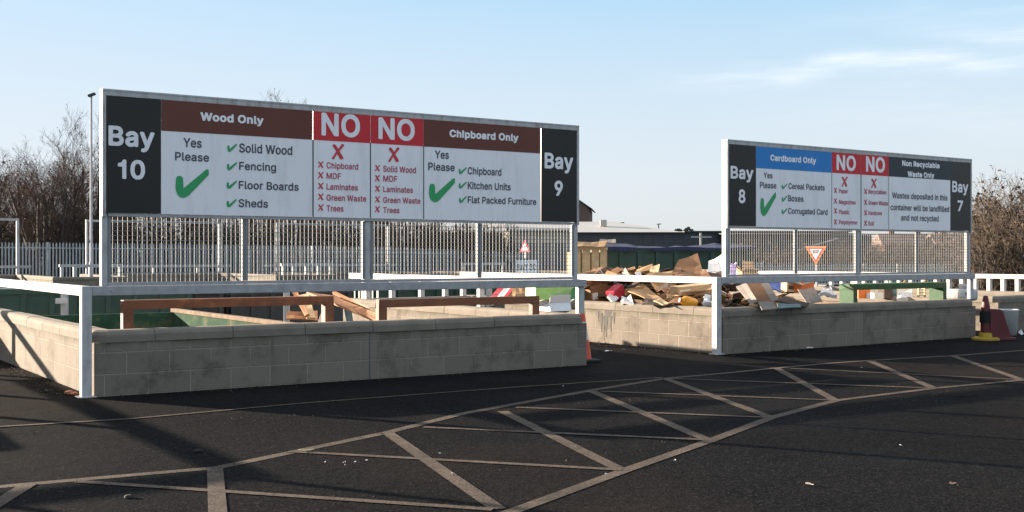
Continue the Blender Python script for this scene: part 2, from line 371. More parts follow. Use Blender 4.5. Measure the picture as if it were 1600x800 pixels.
GLYPHS = json.loads('''{"R":{"B":[861,[[134,995,501,999,566,991,682,945,759,860,792,772,792,665,767,598,697,521,770,464,811,399,828,335,828,235,795,139,711,55,645,23,516,1,150,1,121,18,117,966],[291,586,458,583,509,590,573,619,598,643,619,694,619,737,598,787,552,819,501,833,293,833],[291,421,293,167,523,167,609,195,641,227,655,263,655,306,619,378,587,403,530,424]]],"C":[960,[[724,967,795,919,874,832,921,729,929,679,921,658,896,646,774,649,752,670,734,722,705,765,630,818,559,840,494,840,437,825,347,772,283,672,255,564,262,392,283,328,322,260,379,203,458,167,559,160,645,188,705,235,734,278,752,337,774,353,896,354,917,346,929,306,911,242,849,134,767,59,688,18,595,-6,451,-6,358,18,250,81,190,141,149,199,96,328,81,399,81,600,120,744,168,830,233,901,299,952,358,981,451,1006,595,1006]]],"D":[945,[[128,9,117,34,121,982,150,999,480,999,609,977,711,930,813,837,846,789,899,643,906,407,878,285,838,204,752,102,666,47,602,23,458,1,150,1],[293,167,473,167,580,196,659,252,705,328,734,435,734,572,719,636,666,740,630,776,566,811,480,833,291,830]]],"F":[776,[[136,4,117,34,121,982,150,999,725,995,742,973,742,866,724,836,291,830,293,576,673,575,699,550,699,435,688,418,666,409,293,409,287,19,258,1]]],"G":[978,[[602,1005,688,981,745,953,849,866,918,744,929,701,926,665,896,646,767,649,702,762,652,804,587,833,487,840,401,811,333,758,290,686,262,607,255,435,290,313,319,263,369,213,458,167,559,160,616,174,681,210,727,263,762,364,559,366,537,375,526,399,526,507,537,525,559,533,926,529,943,500,935,313,918,249,874,161,810,88,754,48,695,18,609,-6,444,-6,358,18,284,55,182,149,150,197,106,292,82,392,82,607,103,701,149,801,182,851,258,926,336,974,408,998]]],"H":[972,[[128,9,117,34,117,966,125,988,150,999,258,999,287,980,293,590,724,590,730,980,759,999,867,999,889,991,900,966,900,34,892,12,867,1,759,1,730,19,724,431,293,431,287,19,258,1,150,1]]],"K":[880,[[874,9,853,1,716,1,695,9,394,432,291,328,286,18,258,1,150,1,125,12,117,34,117,966,128,991,150,999,258,999,287,980,293,568,681,991,702,999,853,999,878,988,886,966,878,945,520,564,874,64,886,34]]],"L":[745,[[143,998,265,998,290,973,291,170,709,164,728,134,727,27,709,4,150,1,120,19,117,966,125,988]]],"M":[1176,[[1097,991,1108,966,1108,34,1100,12,1075,1,960,1,939,9,928,27,924,627,688,18,666,2,559,1,529,19,286,641,283,27,258,2,150,1,128,9,117,34,117,966,125,988,150,999,308,999,336,982,609,279,881,982,910,999,1075,999]]],"P":[839,[[136,4,117,34,120,980,150,999,494,999,559,991,652,960,749,880,806,758,814,636,782,514,756,471,688,403,616,367,523,345,293,345,287,19,258,1],[293,504,516,511,584,543,605,564,633,629,633,708,598,787,501,833,293,833]]],"R":[847,[[134,995,494,999,559,991,623,974,681,946,749,887,782,837,806,772,813,622,796,557,763,493,724,446,653,399,847,48,849,27,838,9,817,1,688,1,666,9,644,34,465,366,291,364,287,19,258,1,150,1,125,12,117,34,117,966],[291,830,293,533,509,533,587,561,612,586,640,679,619,758,580,804,501,833]]],"S":[843,[[530,1005,645,967,695,934,749,880,792,787,800,729,792,708,767,696,638,700,622,715,598,787,580,804,501,840,430,847,365,833,318,808,283,765,276,701,308,654,372,619,587,558,709,496,770,435,799,378,814,313,806,213,756,113,709,66,630,18,494,-14,336,-6,229,33,139,105,82,213,74,278,82,299,107,311,236,307,251,292,283,213,322,181,415,153,480,153,580,188,616,224,633,256,633,313,602,360,544,388,315,456,186,525,146,564,111,629,95,715,103,780,139,866,229,953,286,981,372,1005]]],"T":[847,[[501,1,379,2,354,27,354,830,76,837,60,858,60,966,78,996,795,999,825,980,828,866,810,836,534,830,534,34,526,12]]],"U":[973,[[889,991,900,966,900,292,882,220,838,139,767,66,718,34,602,-6,544,-14,415,-6,351,11,263,55,171,147,142,199,118,278,121,982,143,998,258,999,279,991,290,973,291,335,326,242,372,195,430,167,559,160,648,199,698,256,719,313,726,349,730,980,759,999,867,999]]],"W":[1283,[[1286,988,1294,959,1043,41,1025,9,1003,1,874,1,837,27,666,663,649,636,481,19,451,1,322,1,297,12,275,62,32,959,42,991,64,999,179,999,216,973,387,301,548,916,565,973,580,991,602,999,724,999,761,973,939,301,1110,973,1147,999,1261,999]]],"Y":[889,[[408,1,383,12,375,34,375,407,35,950,34,980,64,999,200,999,222,991,465,588,716,991,738,999,881,996,897,980,897,952,556,407,553,19,530,2]]],"a":[738,[[666,9,645,1,537,2,515,19,509,52,480,26,408,-6,286,-13,214,4,157,33,103,84,77,127,60,192,60,278,103,371,193,432,301,460,487,483,511,507,490,572,473,589,422,610,365,610,322,596,279,571,222,511,186,511,105,536,84,557,84,593,118,650,171,704,272,754,351,770,422,770,530,745,580,718,634,665,660,622,678,557,678,34],[509,333,336,309,272,288,247,270,233,242,240,192,265,167,322,146,372,146,437,167,476,199,504,249]]],"b":[802,[[121,996,236,999,266,980,272,697,306,729,372,762,487,770,559,754,625,722,666,690,709,638,746,572,778,443,778,313,763,235,706,113,638,45,580,11,487,-13,422,-13,351,4,272,59,266,19,243,2,128,2,106,19,103,966],[437,146,480,153,523,174,559,209,583,256,605,335,605,428,569,536,516,589,451,610,372,596,329,568,298,521,269,421,269,342,305,227,351,174]]],"c":[750,[[552,745,623,704,677,650,718,579,724,527,681,504,580,489,562,500,530,561,480,596,430,610,351,596,293,554,262,500,240,421,248,299,276,227,318,177,408,146,458,153,516,181,562,256,587,274,623,274,709,250,725,235,727,206,677,105,595,33,523,2,451,-13,329,-6,207,52,146,113,99,192,67,313,67,435,82,514,139,636,207,704,293,752,372,769,451,770]]],"d":[802,[[724,996,742,966,739,19,716,2,602,2,579,19,573,59,523,18,430,-13,358,-13,265,11,207,45,146,105,113,156,82,235,67,313,67,443,99,572,139,643,207,711,286,754,358,770,473,762,539,729,573,697,579,980,609,999],[408,146,451,153,494,174,533,213,569,299,576,342,576,421,540,536,487,589,422,610,365,603,304,572,262,507,240,428,240,335,283,213,322,174]]],"e":[765,[[365,769,494,762,616,704,689,622,718,564,742,471,742,342,716,317,240,313,255,263,290,199,351,160,408,146,509,167,537,188,570,242,587,252,623,252,727,220,734,192,691,105,596,27,509,-6,451,-14,336,-6,234,34,136,125,99,192,75,263,67,443,82,514,120,607,220,715,293,752],[247,471,562,471,530,554,501,582,430,610,358,603,315,582,276,543]]],"f":[489,[[179,2,161,12,153,34,153,600,42,604,25,615,16,636,17,737,42,762,153,765,153,866,163,909,190,952,256,1009,336,1035,465,1027,494,1013,506,988,480,885,458,869,387,876,344,862,319,794,322,762,451,762,473,754,484,729,484,636,476,615,458,604,319,600,318,27,293,2]]],"g":[803,[[731,759,750,729,750,5,742,-59,710,-138,684,-174,632,-217,523,-264,344,-271,258,-249,207,-225,179,-206,107,-126,95,-95,107,-70,214,-12,236,-20,279,-70,336,-105,365,-112,487,-105,537,-77,562,-45,576,5,576,77,487,23,329,15,236,47,146,120,99,199,67,321,75,493,120,615,207,711,315,762,358,770,473,762,516,745,573,704,579,744,595,759],[451,174,509,203,548,249,576,342,576,435,555,507,505,579,458,603,394,610,329,589,276,536,240,428,240,342,255,285,301,210,372,174]]],"h":[776,[[121,996,236,999,266,980,272,704,315,738,379,762,494,769,604,729,673,660,713,564,721,500,721,34,704,5,580,1,550,19,547,493,505,579,422,610,358,596,322,575,290,536,276,500,266,19,236,1,128,2,107,18,103,966]]],"i":[329,[[82,887,84,959,103,988,143,1017,229,1017,287,966,298,923,287,880,268,851,229,822,150,822,114,841],[128,762,243,762,268,737,269,34,261,12,243,2,128,2,103,27,103,729,111,751]]],"k":[722,[[121,996,243,998,268,973,272,482,543,758,688,762,716,746,718,715,684,672,441,428,738,57,742,27,725,5,573,1,552,9,315,310,269,270,269,34,261,12,236,1,136,1,107,18,103,966]]],"l":[370,[[128,998,243,998,268,973,269,206,286,160,351,159,373,141,390,77,390,34,379,16,351,2,243,1,186,18,139,55,103,127,103,966,111,988]]],"m":[1143,[[1078,12,1054,1,946,1,916,19,913,521,899,564,874,589,817,610,781,610,713,579,678,507,675,19,645,1,537,1,516,9,504,34,504,536,458,596,379,610,329,589,290,550,269,478,266,19,236,1,136,1,114,9,103,34,103,729,111,751,136,762,243,762,266,744,272,704,306,737,358,762,487,769,566,733,616,675,679,729,774,769,889,769,946,752,989,726,1055,650,1086,543,1087,34]]],"n":[775,[[709,9,688,1,580,1,550,19,547,493,505,579,422,610,358,596,322,575,290,536,276,500,266,19,236,1,136,1,111,12,103,34,103,729,114,754,136,762,243,762,266,744,272,704,315,738,379,762,494,769,604,729,670,665,713,564,721,500,721,34]]],"o":[785,[[301,754,379,770,451,770,501,762,595,723,684,643,749,507,764,414,764,342,732,199,698,134,630,59,523,2,387,-14,329,-6,236,33,146,113,113,163,82,242,67,313,67,435,99,564,139,636,207,704],[430,610,365,603,318,579,269,514,240,421,240,335,276,227,322,174,408,146,480,160,530,195,562,242,590,342,590,407,562,514,516,575]]],"p":[802,[[121,-254,103,-224,106,744,128,762,243,762,266,744,272,697,308,730,408,769,487,770,566,752,625,722,684,672,725,615,763,521,778,443,778,313,746,184,706,113,638,45,530,-6,480,-14,379,-6,320,19,272,59,266,-239,236,-257],[437,146,480,153,523,174,559,209,583,256,605,335,605,428,569,536,516,589,451,610,372,596,329,568,298,521,269,421,269,342,305,227,351,174]]],"r":[499,[[128,2,111,12,103,34,106,744,128,762,243,762,266,744,272,711,301,738,387,769,494,766,513,737,513,629,505,607,487,597,401,603,351,589,301,554,276,507,266,19,243,2]]],"s":[693,[[465,762,544,730,598,686,653,593,648,543,566,518,516,518,498,529,451,596,415,610,372,611,336,610,279,582,262,536,272,511,301,490,473,446,587,396,645,337,670,270,663,163,620,84,530,18,401,-14,336,-14,250,2,170,41,111,98,84,141,67,199,78,231,207,260,232,242,272,174,344,146,394,146,444,160,487,195,497,220,480,260,444,280,286,317,171,367,125,414,96,471,88,507,96,600,125,658,179,711,236,745,336,770]]],"t":[441,[[430,4,322,-6,243,11,193,37,161,70,125,149,124,600,42,604,25,615,16,636,16,729,25,751,42,762,124,765,125,901,150,927,274,923,291,894,291,765,408,762,433,737,434,636,422,611,291,600,291,220,298,184,311,163,336,153,401,160,426,149,455,41]]],"u":[776,[[114,754,136,762,236,762,266,744,276,249,308,188,358,160,394,153,444,160,487,181,519,213,540,256,547,285,550,744,580,762,688,762,713,751,721,729,721,34,709,9,688,1,573,4,555,27,552,66,518,34,444,2,322,-6,214,33,154,91,127,134,103,220,103,729]]],"w":[1064,[[1061,746,1064,722,1000,507,878,105,838,9,817,1,709,1,681,18,552,462,422,18,394,1,286,1,261,12,53,686,45,729,57,754,78,762,186,762,222,738,344,301,462,729,485,758,609,762,638,746,759,308,769,313,889,746,917,762,1039,762]]],"x":[718,[[709,9,688,1,566,1,544,9,379,254,222,9,200,1,78,1,53,12,50,57,278,392,63,708,60,737,71,754,93,762,214,762,236,754,379,530,535,758,673,762,698,751,702,706,483,385,716,50,720,27]]],"y":[738,[[121,-254,95,-217,114,-122,143,-99,207,-101,243,-87,275,-38,297,34,41,701,42,746,71,762,186,762,211,751,384,270,394,265,566,746,595,762,725,758,742,737,739,701,408,-147,344,-221,279,-254,229,-265]]],"z":[721,[[673,9,652,1,114,1,89,12,81,34,85,136,441,593,107,599,88,629,88,729,100,754,121,762,638,762,663,751,671,729,666,620,326,170,666,164,685,134,685,34]]]," ":[381,[]]},"B":{"0":[840,[[384,1006,522,1004,577,988,653,944,715,881,755,817,785,741,807,645,814,417,799,314,762,197,715,118,653,55,577,12,515,-6,377,-4,322,12,239,62,191,111,137,204,114,266,92,376,85,479,92,624,107,707,144,810,177,868,239,937,322,988],[439,186,508,202,556,249,595,348,609,431,609,569,585,686,539,776,501,801,460,814,398,801,350,757,311,665,291,541,297,397,325,293,377,214]]],"1":[659,[[501,1,377,3,357,14,342,38,340,624,164,630,140,645,127,672,127,769,140,796,184,818,260,829,329,878,369,969,391,991,412,999,508,997,532,982,545,955,546,52,532,17]]],"3":[840,[[150,991,177,999,708,999,736,991,755,969,759,865,751,838,551,610,653,564,736,489,778,410,793,341,793,272,776,197,736,125,669,59,598,19,501,-6,370,-6,322,3,274,19,182,73,143,111,103,176,78,286,91,314,115,329,260,326,282,307,307,245,329,221,370,199,425,186,481,193,531,210,570,249,581,279,581,334,570,365,517,417,425,442,315,444,291,459,280,479,278,576,286,603,454,796,177,800,150,808,134,824,126,851,127,955]]],"7":[840,[[205,5,179,31,179,73,544,796,143,805,122,821,113,845,112,948,120,976,136,991,164,999,736,999,763,991,786,955,782,817,386,31,363,9,343,1]]],"8":[840,[[522,1006,584,988,680,931,730,872,762,810,773,755,773,679,764,645,737,583,691,527,749,468,789,397,807,328,807,252,782,169,756,125,701,69,653,36,591,9,529,-6,377,-6,288,19,202,66,150,118,107,197,92,293,100,362,127,431,160,479,208,527,176,562,143,621,127,686,127,755,143,820,169,872,195,907,253,957,315,988,384,1006],[332,714,360,645,419,613,481,613,511,624,543,649,567,707,546,776,515,800,474,814,432,814,368,789,346,762],[595,272,595,321,565,376,487,414,412,414,357,391,322,358,304,314,304,279,325,231,367,204,425,186,474,186,550,212,574,231]]],"9":[840,[[274,3,241,31,241,79,422,341,322,361,253,395,226,414,164,484,137,534,120,596,112,679,121,755,169,865,195,900,260,957,322,988,384,1006,508,1006,550,997,632,960,669,934,734,858,778,755,786,700,786,631,771,555,703,403,443,17,412,1],[432,814,391,800,353,769,331,727,318,665,338,596,377,551,425,530,474,530,515,547,550,573,574,624,581,686,558,755,522,793,467,814]]],"A":[887,[[543,999,577,978,603,920,908,89,917,59,913,31,897,11,873,1,749,1,719,11,703,31,618,256,329,256,252,45,232,14,198,1,60,5,34,31,32,66,358,962,382,989,405,999],[474,676,398,448,554,452]]],"B":[846,[[136,991,164,999,501,999,570,990,625,974,687,943,765,858,800,762,800,658,772,583,725,527,777,475,817,410,835,348,835,245,799,141,743,76,715,57,646,23,515,1,164,1,136,9,120,24,112,52,112,948,120,976],[318,603,453,599,543,620,577,649,595,693,595,720,577,764,536,791,494,800,322,800],[318,403,322,200,515,200,584,219,620,252,629,279,623,328,598,371,563,395,522,407]]],"E":[780,[[736,9,708,1,164,1,136,9,120,24,112,52,112,948,120,976,136,991,164,999,708,999,736,991,751,976,759,948,759,845,749,821,729,805,318,796,322,606,680,606,711,590,725,555,723,445,711,424,690,410,322,407,318,204,729,195,751,176,759,148,759,45]]],"G":[959,[[405,997,453,1006,598,1006,683,982,749,950,805,910,873,833,907,776,931,700,927,652,901,625,756,623,729,642,694,716,655,762,577,800,494,807,419,784,363,745,315,669,284,555,284,445,297,383,315,331,346,279,409,224,467,200,550,193,639,223,687,263,726,341,722,352,550,353,519,369,506,397,505,500,513,527,529,543,556,551,894,551,922,543,941,521,945,390,938,321,922,256,889,183,811,90,756,50,690,17,605,-6,453,-6,405,3,357,19,251,79,181,148,148,197,101,297,78,397,78,603,101,703,148,803,181,851,258,927,336,974]]],"I":[367,[[157,1,126,17,112,52,113,955,126,982,150,997,267,999,298,982,311,948,311,45,298,17,274,3]]],"N":[964,[[897,11,867,1,736,1,698,17,322,608,316,38,301,14,274,1,157,1,122,22,112,52,112,948,117,969,134,989,164,999,294,999,332,976,701,394,708,965,726,989,756,999,873,999,908,978,918,948,918,52,913,31]]],"O":[982,[[446,1006,591,1006,639,997,687,981,793,920,856,858,907,783,950,672,966,596,966,410,959,362,927,259,896,197,856,141,791,78,687,19,598,-6,453,-6,405,3,357,19,251,79,188,141,141,210,114,266,78,397,78,590,85,638,117,741,162,824,239,910,294,950,360,982],[501,193,543,193,598,206,676,252,729,331,760,438,760,562,740,645,716,693,680,744,648,769,598,794,543,807,501,807,446,794,363,743,311,658,284,555,291,403,329,304,395,231,446,206]]],"V":[887,[[43,982,74,999,198,999,226,991,241,976,474,324,706,976,743,999,867,999,894,991,913,969,917,941,909,913,603,73,586,31,556,5,405,1,382,11,365,31,32,934,32,962]]],"W":[1252,[[38,976,74,999,191,999,219,991,241,969,391,399,402,417,548,969,570,991,591,999,715,999,743,991,771,955,922,393,1072,969,1094,991,1115,999,1239,999,1266,986,1281,962,1281,934,1040,52,1022,17,991,1,860,1,832,9,810,31,664,569,653,580,516,73,496,24,481,9,453,1,322,1,294,14,266,73,32,934]]],"Y":[874,[[405,1,377,14,361,45,358,410,38,920,30,941,34,969,51,989,74,999,212,999,242,989,467,628,672,962,694,986,729,999,873,995,900,969,900,927,574,403,569,31,552,11,529,1]]],"a":[728,[[669,11,646,1,536,1,494,29,419,-4,294,-13,223,4,157,36,100,93,75,135,59,190,57,279,68,328,105,390,157,433,239,466,489,507,470,562,419,587,377,587,322,567,239,492,198,491,108,519,82,548,81,592,115,654,177,715,246,753,301,770,432,778,508,763,577,733,648,665,672,624,690,555,690,52,686,31],[491,314,391,304,301,284,272,266,263,245,265,217,288,195,336,179,419,192,453,214,475,245]]],"y":[728,[[129,-243,101,-219,92,-196,92,-162,114,-86,150,-57,219,-57,239,-50,258,-24,285,45,38,693,45,748,60,764,88,772,205,771,236,755,387,348,398,337,550,750,584,771,701,772,729,764,750,734,750,693,479,-17,427,-134,359,-210,291,-245,184,-254]]]," ":[367,[]]},"K":{"C":[919,[[633,2,587,-6,442,-5,356,19,290,53,243,85,160,176,113,262,83,361,75,407,75,599,91,672,136,784,184,856,245,917,349,978,409,998,455,1006,594,1005,726,964,797,917,856,857,916,751,933,692,929,639,898,604,872,596,753,597,726,608,702,632,684,678,653,726,587,762,508,774,455,762,409,739,368,698,341,652,313,546,313,454,321,407,341,348,368,302,409,261,448,240,541,225,614,247,654,275,702,374,739,401,878,403,910,387,929,361,934,315,918,254,880,176,852,138,762,57]]],"N":[942,[[897,17,858,1,726,1,680,18,349,530,341,44,316,13,283,1,164,2,124,25,108,70,108,930,113,956,132,983,171,999,296,999,343,981,399,903,673,469,682,956,706,987,739,999,865,998,905,975,921,930,921,70,916,44]]],"O":[958,[[442,1004,587,1006,640,996,746,951,797,917,858,856,906,784,951,672,966,599,967,414,960,361,929,262,898,200,857,143,792,79,686,19,600,-5,455,-6,409,2,349,22,250,79,184,144,136,216,111,268,76,394,76,599,91,672,138,787,185,857,270,934,356,981],[508,225,587,237,653,277,702,348,729,447,729,553,711,632,692,672,633,739,587,762,534,774,455,762,409,739,382,716,341,652,313,546,319,414,355,321,409,261,455,237]]],"R":[816,[[142,989,177,999,495,999,561,991,627,974,686,944,763,877,794,831,819,764,828,718,828,612,810,540,779,478,751,440,696,394,858,91,859,50,832,13,799,1,673,1,628,17,599,50,442,338,346,335,345,63,323,18,283,1,171,1,144,9,120,30,108,70,108,930,116,963],[346,764,349,569,495,569,548,584,568,599,587,665,576,718,554,746,488,768]]],"W":[1217,[[1259,969,1270,943,1269,910,1037,63,1010,18,971,1,838,1,809,11,782,37,653,499,647,499,632,447,535,83,508,25,481,6,455,1,329,1,284,24,256,83,30,917,31,950,52,981,91,999,210,999,239,989,267,963,395,481,521,943,534,968,561,991,587,999,713,999,742,989,770,963,905,481,1033,963,1063,991,1096,999,1215,998]]],"a":[714,[[678,17,640,1,541,1,488,22,422,-5,303,-12,229,4,164,36,100,97,73,143,56,202,55,295,64,335,106,407,196,473,104,508,80,540,75,579,114,659,177,722,276,771,356,787,435,787,514,771,587,739,657,672,684,626,703,553,703,70,698,44],[300,507,303,501,442,516,465,526,456,546,442,555,389,563,329,541],[468,295,402,292,316,273,296,259,293,242,312,222,349,212,415,224,443,242]]],"b":[774,[[131,991,157,999,257,999,296,987,325,943,329,760,369,778,422,788,495,787,574,769,640,735,693,690,739,628,764,579,795,447,795,321,779,242,761,189,719,118,652,50,587,13,481,-13,382,-5,309,25,270,2,157,1,124,13,100,44,95,930,104,965],[442,216,475,220,522,255,546,308,557,361,557,421,533,507,495,547,442,563,395,551,370,533,341,480,326,414,326,368,351,275,382,234]]],"c":[725,[[303,771,382,787,455,788,567,759,633,722,692,665,746,559,746,520,725,487,620,452,574,451,548,459,524,480,488,541,422,563,356,541,318,487,300,414,300,361,323,278,341,249,369,227,422,214,468,224,496,242,541,314,581,331,620,330,706,306,744,268,746,216,693,111,614,40,534,4,455,-12,389,-12,329,-3,237,36,204,58,140,123,96,196,78,249,62,321,62,447,93,573,134,645,204,717]]],"d":[774,[[726,991,753,965,762,930,757,44,733,13,700,1,587,2,548,25,475,-5,376,-13,270,13,205,50,144,111,110,163,78,242,62,321,61,447,93,579,134,652,197,717,283,769,362,787,435,788,528,762,532,943,561,987,600,999,700,999],[415,216,448,220,496,255,519,308,531,368,531,414,506,507,489,533,468,547,415,563,369,551,344,533,318,493,300,421,300,361,331,262,362,230]]],"e":[739,[[376,787,455,787,508,778,561,759,632,718,708,632,740,566,762,473,760,341,745,315,707,288,739,267,755,229,753,202,726,140,660,65,607,29,548,4,462,-12,395,-12,309,4,205,57,116,156,71,268,62,321,61,440,69,493,93,573,134,645,210,724,257,753],[325,513,503,513,481,541,422,563,362,548],[314,288,336,251,356,234,428,212,481,224,501,237,536,288]]],"h":[750,[[138,994,263,999,309,975,326,936,329,762,415,787,495,787,541,778,620,742,665,705,694,665,733,573,743,500,742,63,730,30,706,9,680,1,567,1,534,13,513,37,505,70,505,480,483,540,428,559,382,551,356,534,334,493,326,447,326,70,316,34,296,13,270,2,164,1,128,11,103,37,95,70,95,930,107,969]]],"i":[338,[[157,1,118,18,95,63,95,712,103,745,128,778,98,806,80,837,75,917,94,963,135,1002,171,1018,243,1019,290,1000,328,963,352,897,337,831,292,771,318,745,326,712,326,63,313,30,283,6]]],"l":[376,[[151,998,276,996,308,976,325,943,326,242,336,225,376,223,409,201,422,176,438,103,437,63,426,37,405,17,369,2,257,1,190,22,134,70,96,149,95,936,112,976]]],"n":[749,[[718,17,680,1,567,1,534,13,513,37,505,70,505,480,483,540,428,559,382,551,356,534,334,493,326,447,326,70,316,34,290,9,257,1,151,2,111,25,95,70,95,712,100,738,119,764,157,781,257,781,283,776,316,756,409,786,501,786,567,769,616,745,686,677,733,573,742,507,742,63]]],"o":[758,[[303,771,382,787,462,787,514,778,607,739,640,717,704,652,751,566,766,520,782,427,782,348,774,288,751,209,717,143,647,65,594,29,534,4,455,-12,389,-12,329,-3,237,36,204,58,140,123,96,196,78,249,62,321,62,447,93,573,134,645,204,717],[422,563,382,555,341,526,318,487,300,414,300,361,328,268,362,230,422,214,468,224,496,242,530,302,544,368,536,447,509,513,475,547]]],"p":[774,[[131,-229,104,-204,95,-168,100,738,124,768,157,781,270,780,316,753,368,778,415,787,495,787,574,769,640,735,698,685,741,626,779,533,795,454,795,328,764,196,718,116,652,50,587,13,495,-11,435,-13,376,-3,329,15,326,-175,309,-213,263,-237,157,-237],[442,216,475,220,522,255,546,308,557,361,557,421,533,507,495,547,442,563,395,551,370,533,341,480,326,414,326,368,351,275,382,234]]],"r":[494,[[144,4,111,25,95,63,100,738,124,768,157,781,263,781,309,759,395,787,508,782,534,763,550,731,550,612,541,583,521,562,495,551,422,556,376,544,348,526,334,500,326,460,321,44,301,17,270,2]]],"s":[673,[[475,780,534,759,600,717,644,665,680,594,682,546,659,507,633,493,529,473,600,438,668,368,696,288,696,216,687,176,675,143,639,90,607,59,541,19,475,-3,415,-12,343,-12,257,4,164,51,107,110,71,182,62,235,85,280,111,295,221,321,177,344,126,394,93,454,81,507,82,566,91,606,126,672,184,729,243,762,343,787],[321,540,356,518,476,493,443,546,415,561,356,561],[455,242,448,254,422,264,275,295,308,235,336,220,389,212,428,223]]],"t":[440,[[448,6,336,-6,250,13,197,40,159,77,117,163,114,553,58,561,25,590,16,619,16,718,24,745,45,768,114,784,117,883,138,915,164,930,283,933,316,921,345,877,346,784,435,776,460,758,475,731,478,619,466,586,428,559,346,553,346,255,353,222,415,225,455,208,475,177,497,90,489,44]]],"y":[714,[[138,-232,104,-206,89,-175,89,-128,106,-62,151,-18,237,-12,272,63,38,678,35,718,43,745,65,768,98,781,217,781,257,763,281,725,391,414,402,404,536,758,581,781,700,781,726,773,759,732,760,678,450,-115,381,-194,309,-232,250,-244,190,-244]]]," ":[352,[]]}}''')
def text_mb(mb, wt, s, x0, x1, z, cap, y):
    """lettering as flat vinyl in the x-z plane at depth y, fitted between x0 and x1"""
    pen = 0; G = []; lo = 1e9; hi = -1e9
    for ch in s:
        adv, loops = GLYPHS[wt][ch]
        if loops:
            P = [[(l[i] / 1000 + pen, l[i + 1] / 1000) for i in range(0, len(l), 2)] for l in loops]
            for l in P:
                for q in l: lo = min(lo, q[0]); hi = max(hi, q[0])
            G.append(P)
        pen += adv / 1000
    k = (x1 - x0) / (hi - lo)
    for P in G:
        polys = [[Vector((x0 + (a - lo) * k, z + b * cap, 0)) for a, b in l] for l in P]
        flat = [p for l in polys for p in l]
        for t in tessellate_polygon(polys):
            mb.face([(flat[i].x, y, flat[i].y) for i in t])
    return mb

# ------------------------------------------------------------------ layout: rows of bays in local frames (s along the front, t into the bay)
LOW = -1.75
class Frame:
    def __init__(s, x, y, deg): s.o = Vector((x, y, 0)); s.a = R(deg); s.u = Vector((math.cos(s.a), math.sin(s.a), 0)); s.n = Vector((-math.sin(s.a), math.cos(s.a), 0))
    def p(s, a, b, z=0.0): return s.o + s.u * a + s.n * b + Vector((0, 0, z))
F1 = Frame(-4.389, 11.822, 33.73)
F2 = Frame(3.005, 17.0, 35.16)
F0 = Frame(*(F1.p(-9.22, 0).xy), 33.73)               # the next bay to the left, outside the frame: its rails throw shade on the yard
F3 = Frame(9.20, 22.1, 34.6)
FAR_A = 33.73
def far_frame(k):
    p0 = Vector((-18.4, 50.0, 0)) + F1.u * (6.2 + 8.7 * k)
    return Frame(p0.x, p0.y, FAR_A + 180)
FAR = [far_frame(k) for k in (-1, 0, 1, 2)]
WL, WR, WT, DEEP = .13, 6.47, .22, 7.0                # wall outer left/right, thickness, arm length

def deck(name, pts, z, m):
    mb = MB(); V = [Vector((p.x, p.y, 0)) for p in pts]
    for t in tessellate_polygon([V]): mb.face([(V[i].x, V[i].y, z) for i in t])
    for i in range(len(V)):
        a, b = V[i], V[(i + 1) % len(V)]
        mb.face([(a.x, a.y, z), (b.x, b.y, z), (b.x, b.y, LOW - .05), (a.x, a.y, LOW - .05)])
    return tag(mb.build(name, m), kind='structure')
def notch(f, w=6.36): return [f.p(.24, DEEP - .1), f.p(.24, .11), f.p(w, .11), f.p(w, DEEP - .1)]

g = MB(); g.face([(-1500, -300, LOW - .02), (1500, -300, LOW - .02), (1500, 2500, LOW - .02), (-1500, 2500, LOW - .02)])
tag(g.build('ground', M_LOWER), kind='structure')
near = [F0.p(-60, DEEP - .1)]
for f in (F0, F1, F2): near += notch(f)
near += notch(F3, 3.19)
near += [F3.p(50, DEEP - .1), F3.p(50, -60), F0.p(-60, -60)]
deck('yard_tarmac', near, 0.0, A_ASPH)
far = [FAR[3].p(-8, DEEP - .1)]
for f in reversed(FAR): far += notch(f)
far += [FAR[0].p(60, DEEP - .1), FAR[0].p(60, -70), FAR[3].p(-8, -70)]
deck('far_yard_tarmac', far, 0.0, A_ASPH)

# worn hatching on the tarmac
mk = MB(); _z = [.002]
def stripe(a, b, w=.1):
    a = px(*a, 1.45 * 1810 / (a[1] - 400)); b = px(*b, 1.45 * 1810 / (b[1] - 400)); d = (b - a).normalized(); q = Vector((-d.y, d.x, 0)) * w / 2; z = _z[0]; _z[0] += .00012
    n = max(1, int((b - a).length / 1.5))
    for i in range(n):
        p, r = a.lerp(b, i / n), a.lerp(b, (i + 1) / n)
        mk.face([(p.x - q.x, p.y - q.y, z), (r.x - q.x, r.y - q.y, z), (r.x + q.x, r.y + q.y, z), (p.x + q.x, p.y + q.y, z)])
def path(P, w=.1):
    for a, b in zip(P, P[1:]): stripe(a, b, w)
path([(-80, 768), (40, 757), (340, 731), (605, 676), (725, 646), (930, 609), (1040, 591.5)])
path([(1040, 591.5), (1130, 583.5), (1215, 575), (1300, 567.5), (1360, 563.5), (1490, 556), (1660, 543)], .09)
path([(640, 852), (800, 800), (975, 736), (1110, 689), (1205, 653), (1307, 626)])
path([(1307, 626), (1460, 607), (1600, 594), (1760, 579)], .09)
for a, b in (((45, 757), (-60, 822)), ((336, 733), (345, 880)), ((606, 677), (778, 796)), ((785, 643), (972, 736)), ((925, 612), (1108, 689)), ((1040, 592), (1205, 653)),
             ((1212, 575), (1305, 626)), ((1360, 565), (1459, 607)), ((1490, 557), (1597, 594))): stripe(a, b, .105)
for a, b in (((120, 753), (770, 797)), ((450, 706), (972, 735)), ((662, 668), (1105, 688)), ((806, 637), (1203, 653)), ((940, 612), (1306, 626)), ((1050, 592), (1455, 607)), ((1235, 576), (1597, 594))): stripe(a, b, .075)
stripe((-60, 671), (205, 655), .06); stripe((205, 655), (470, 631), .05); stripe((470, 631), (800, 606), .055); stripe((800, 606), (1035, 590.5), .06)
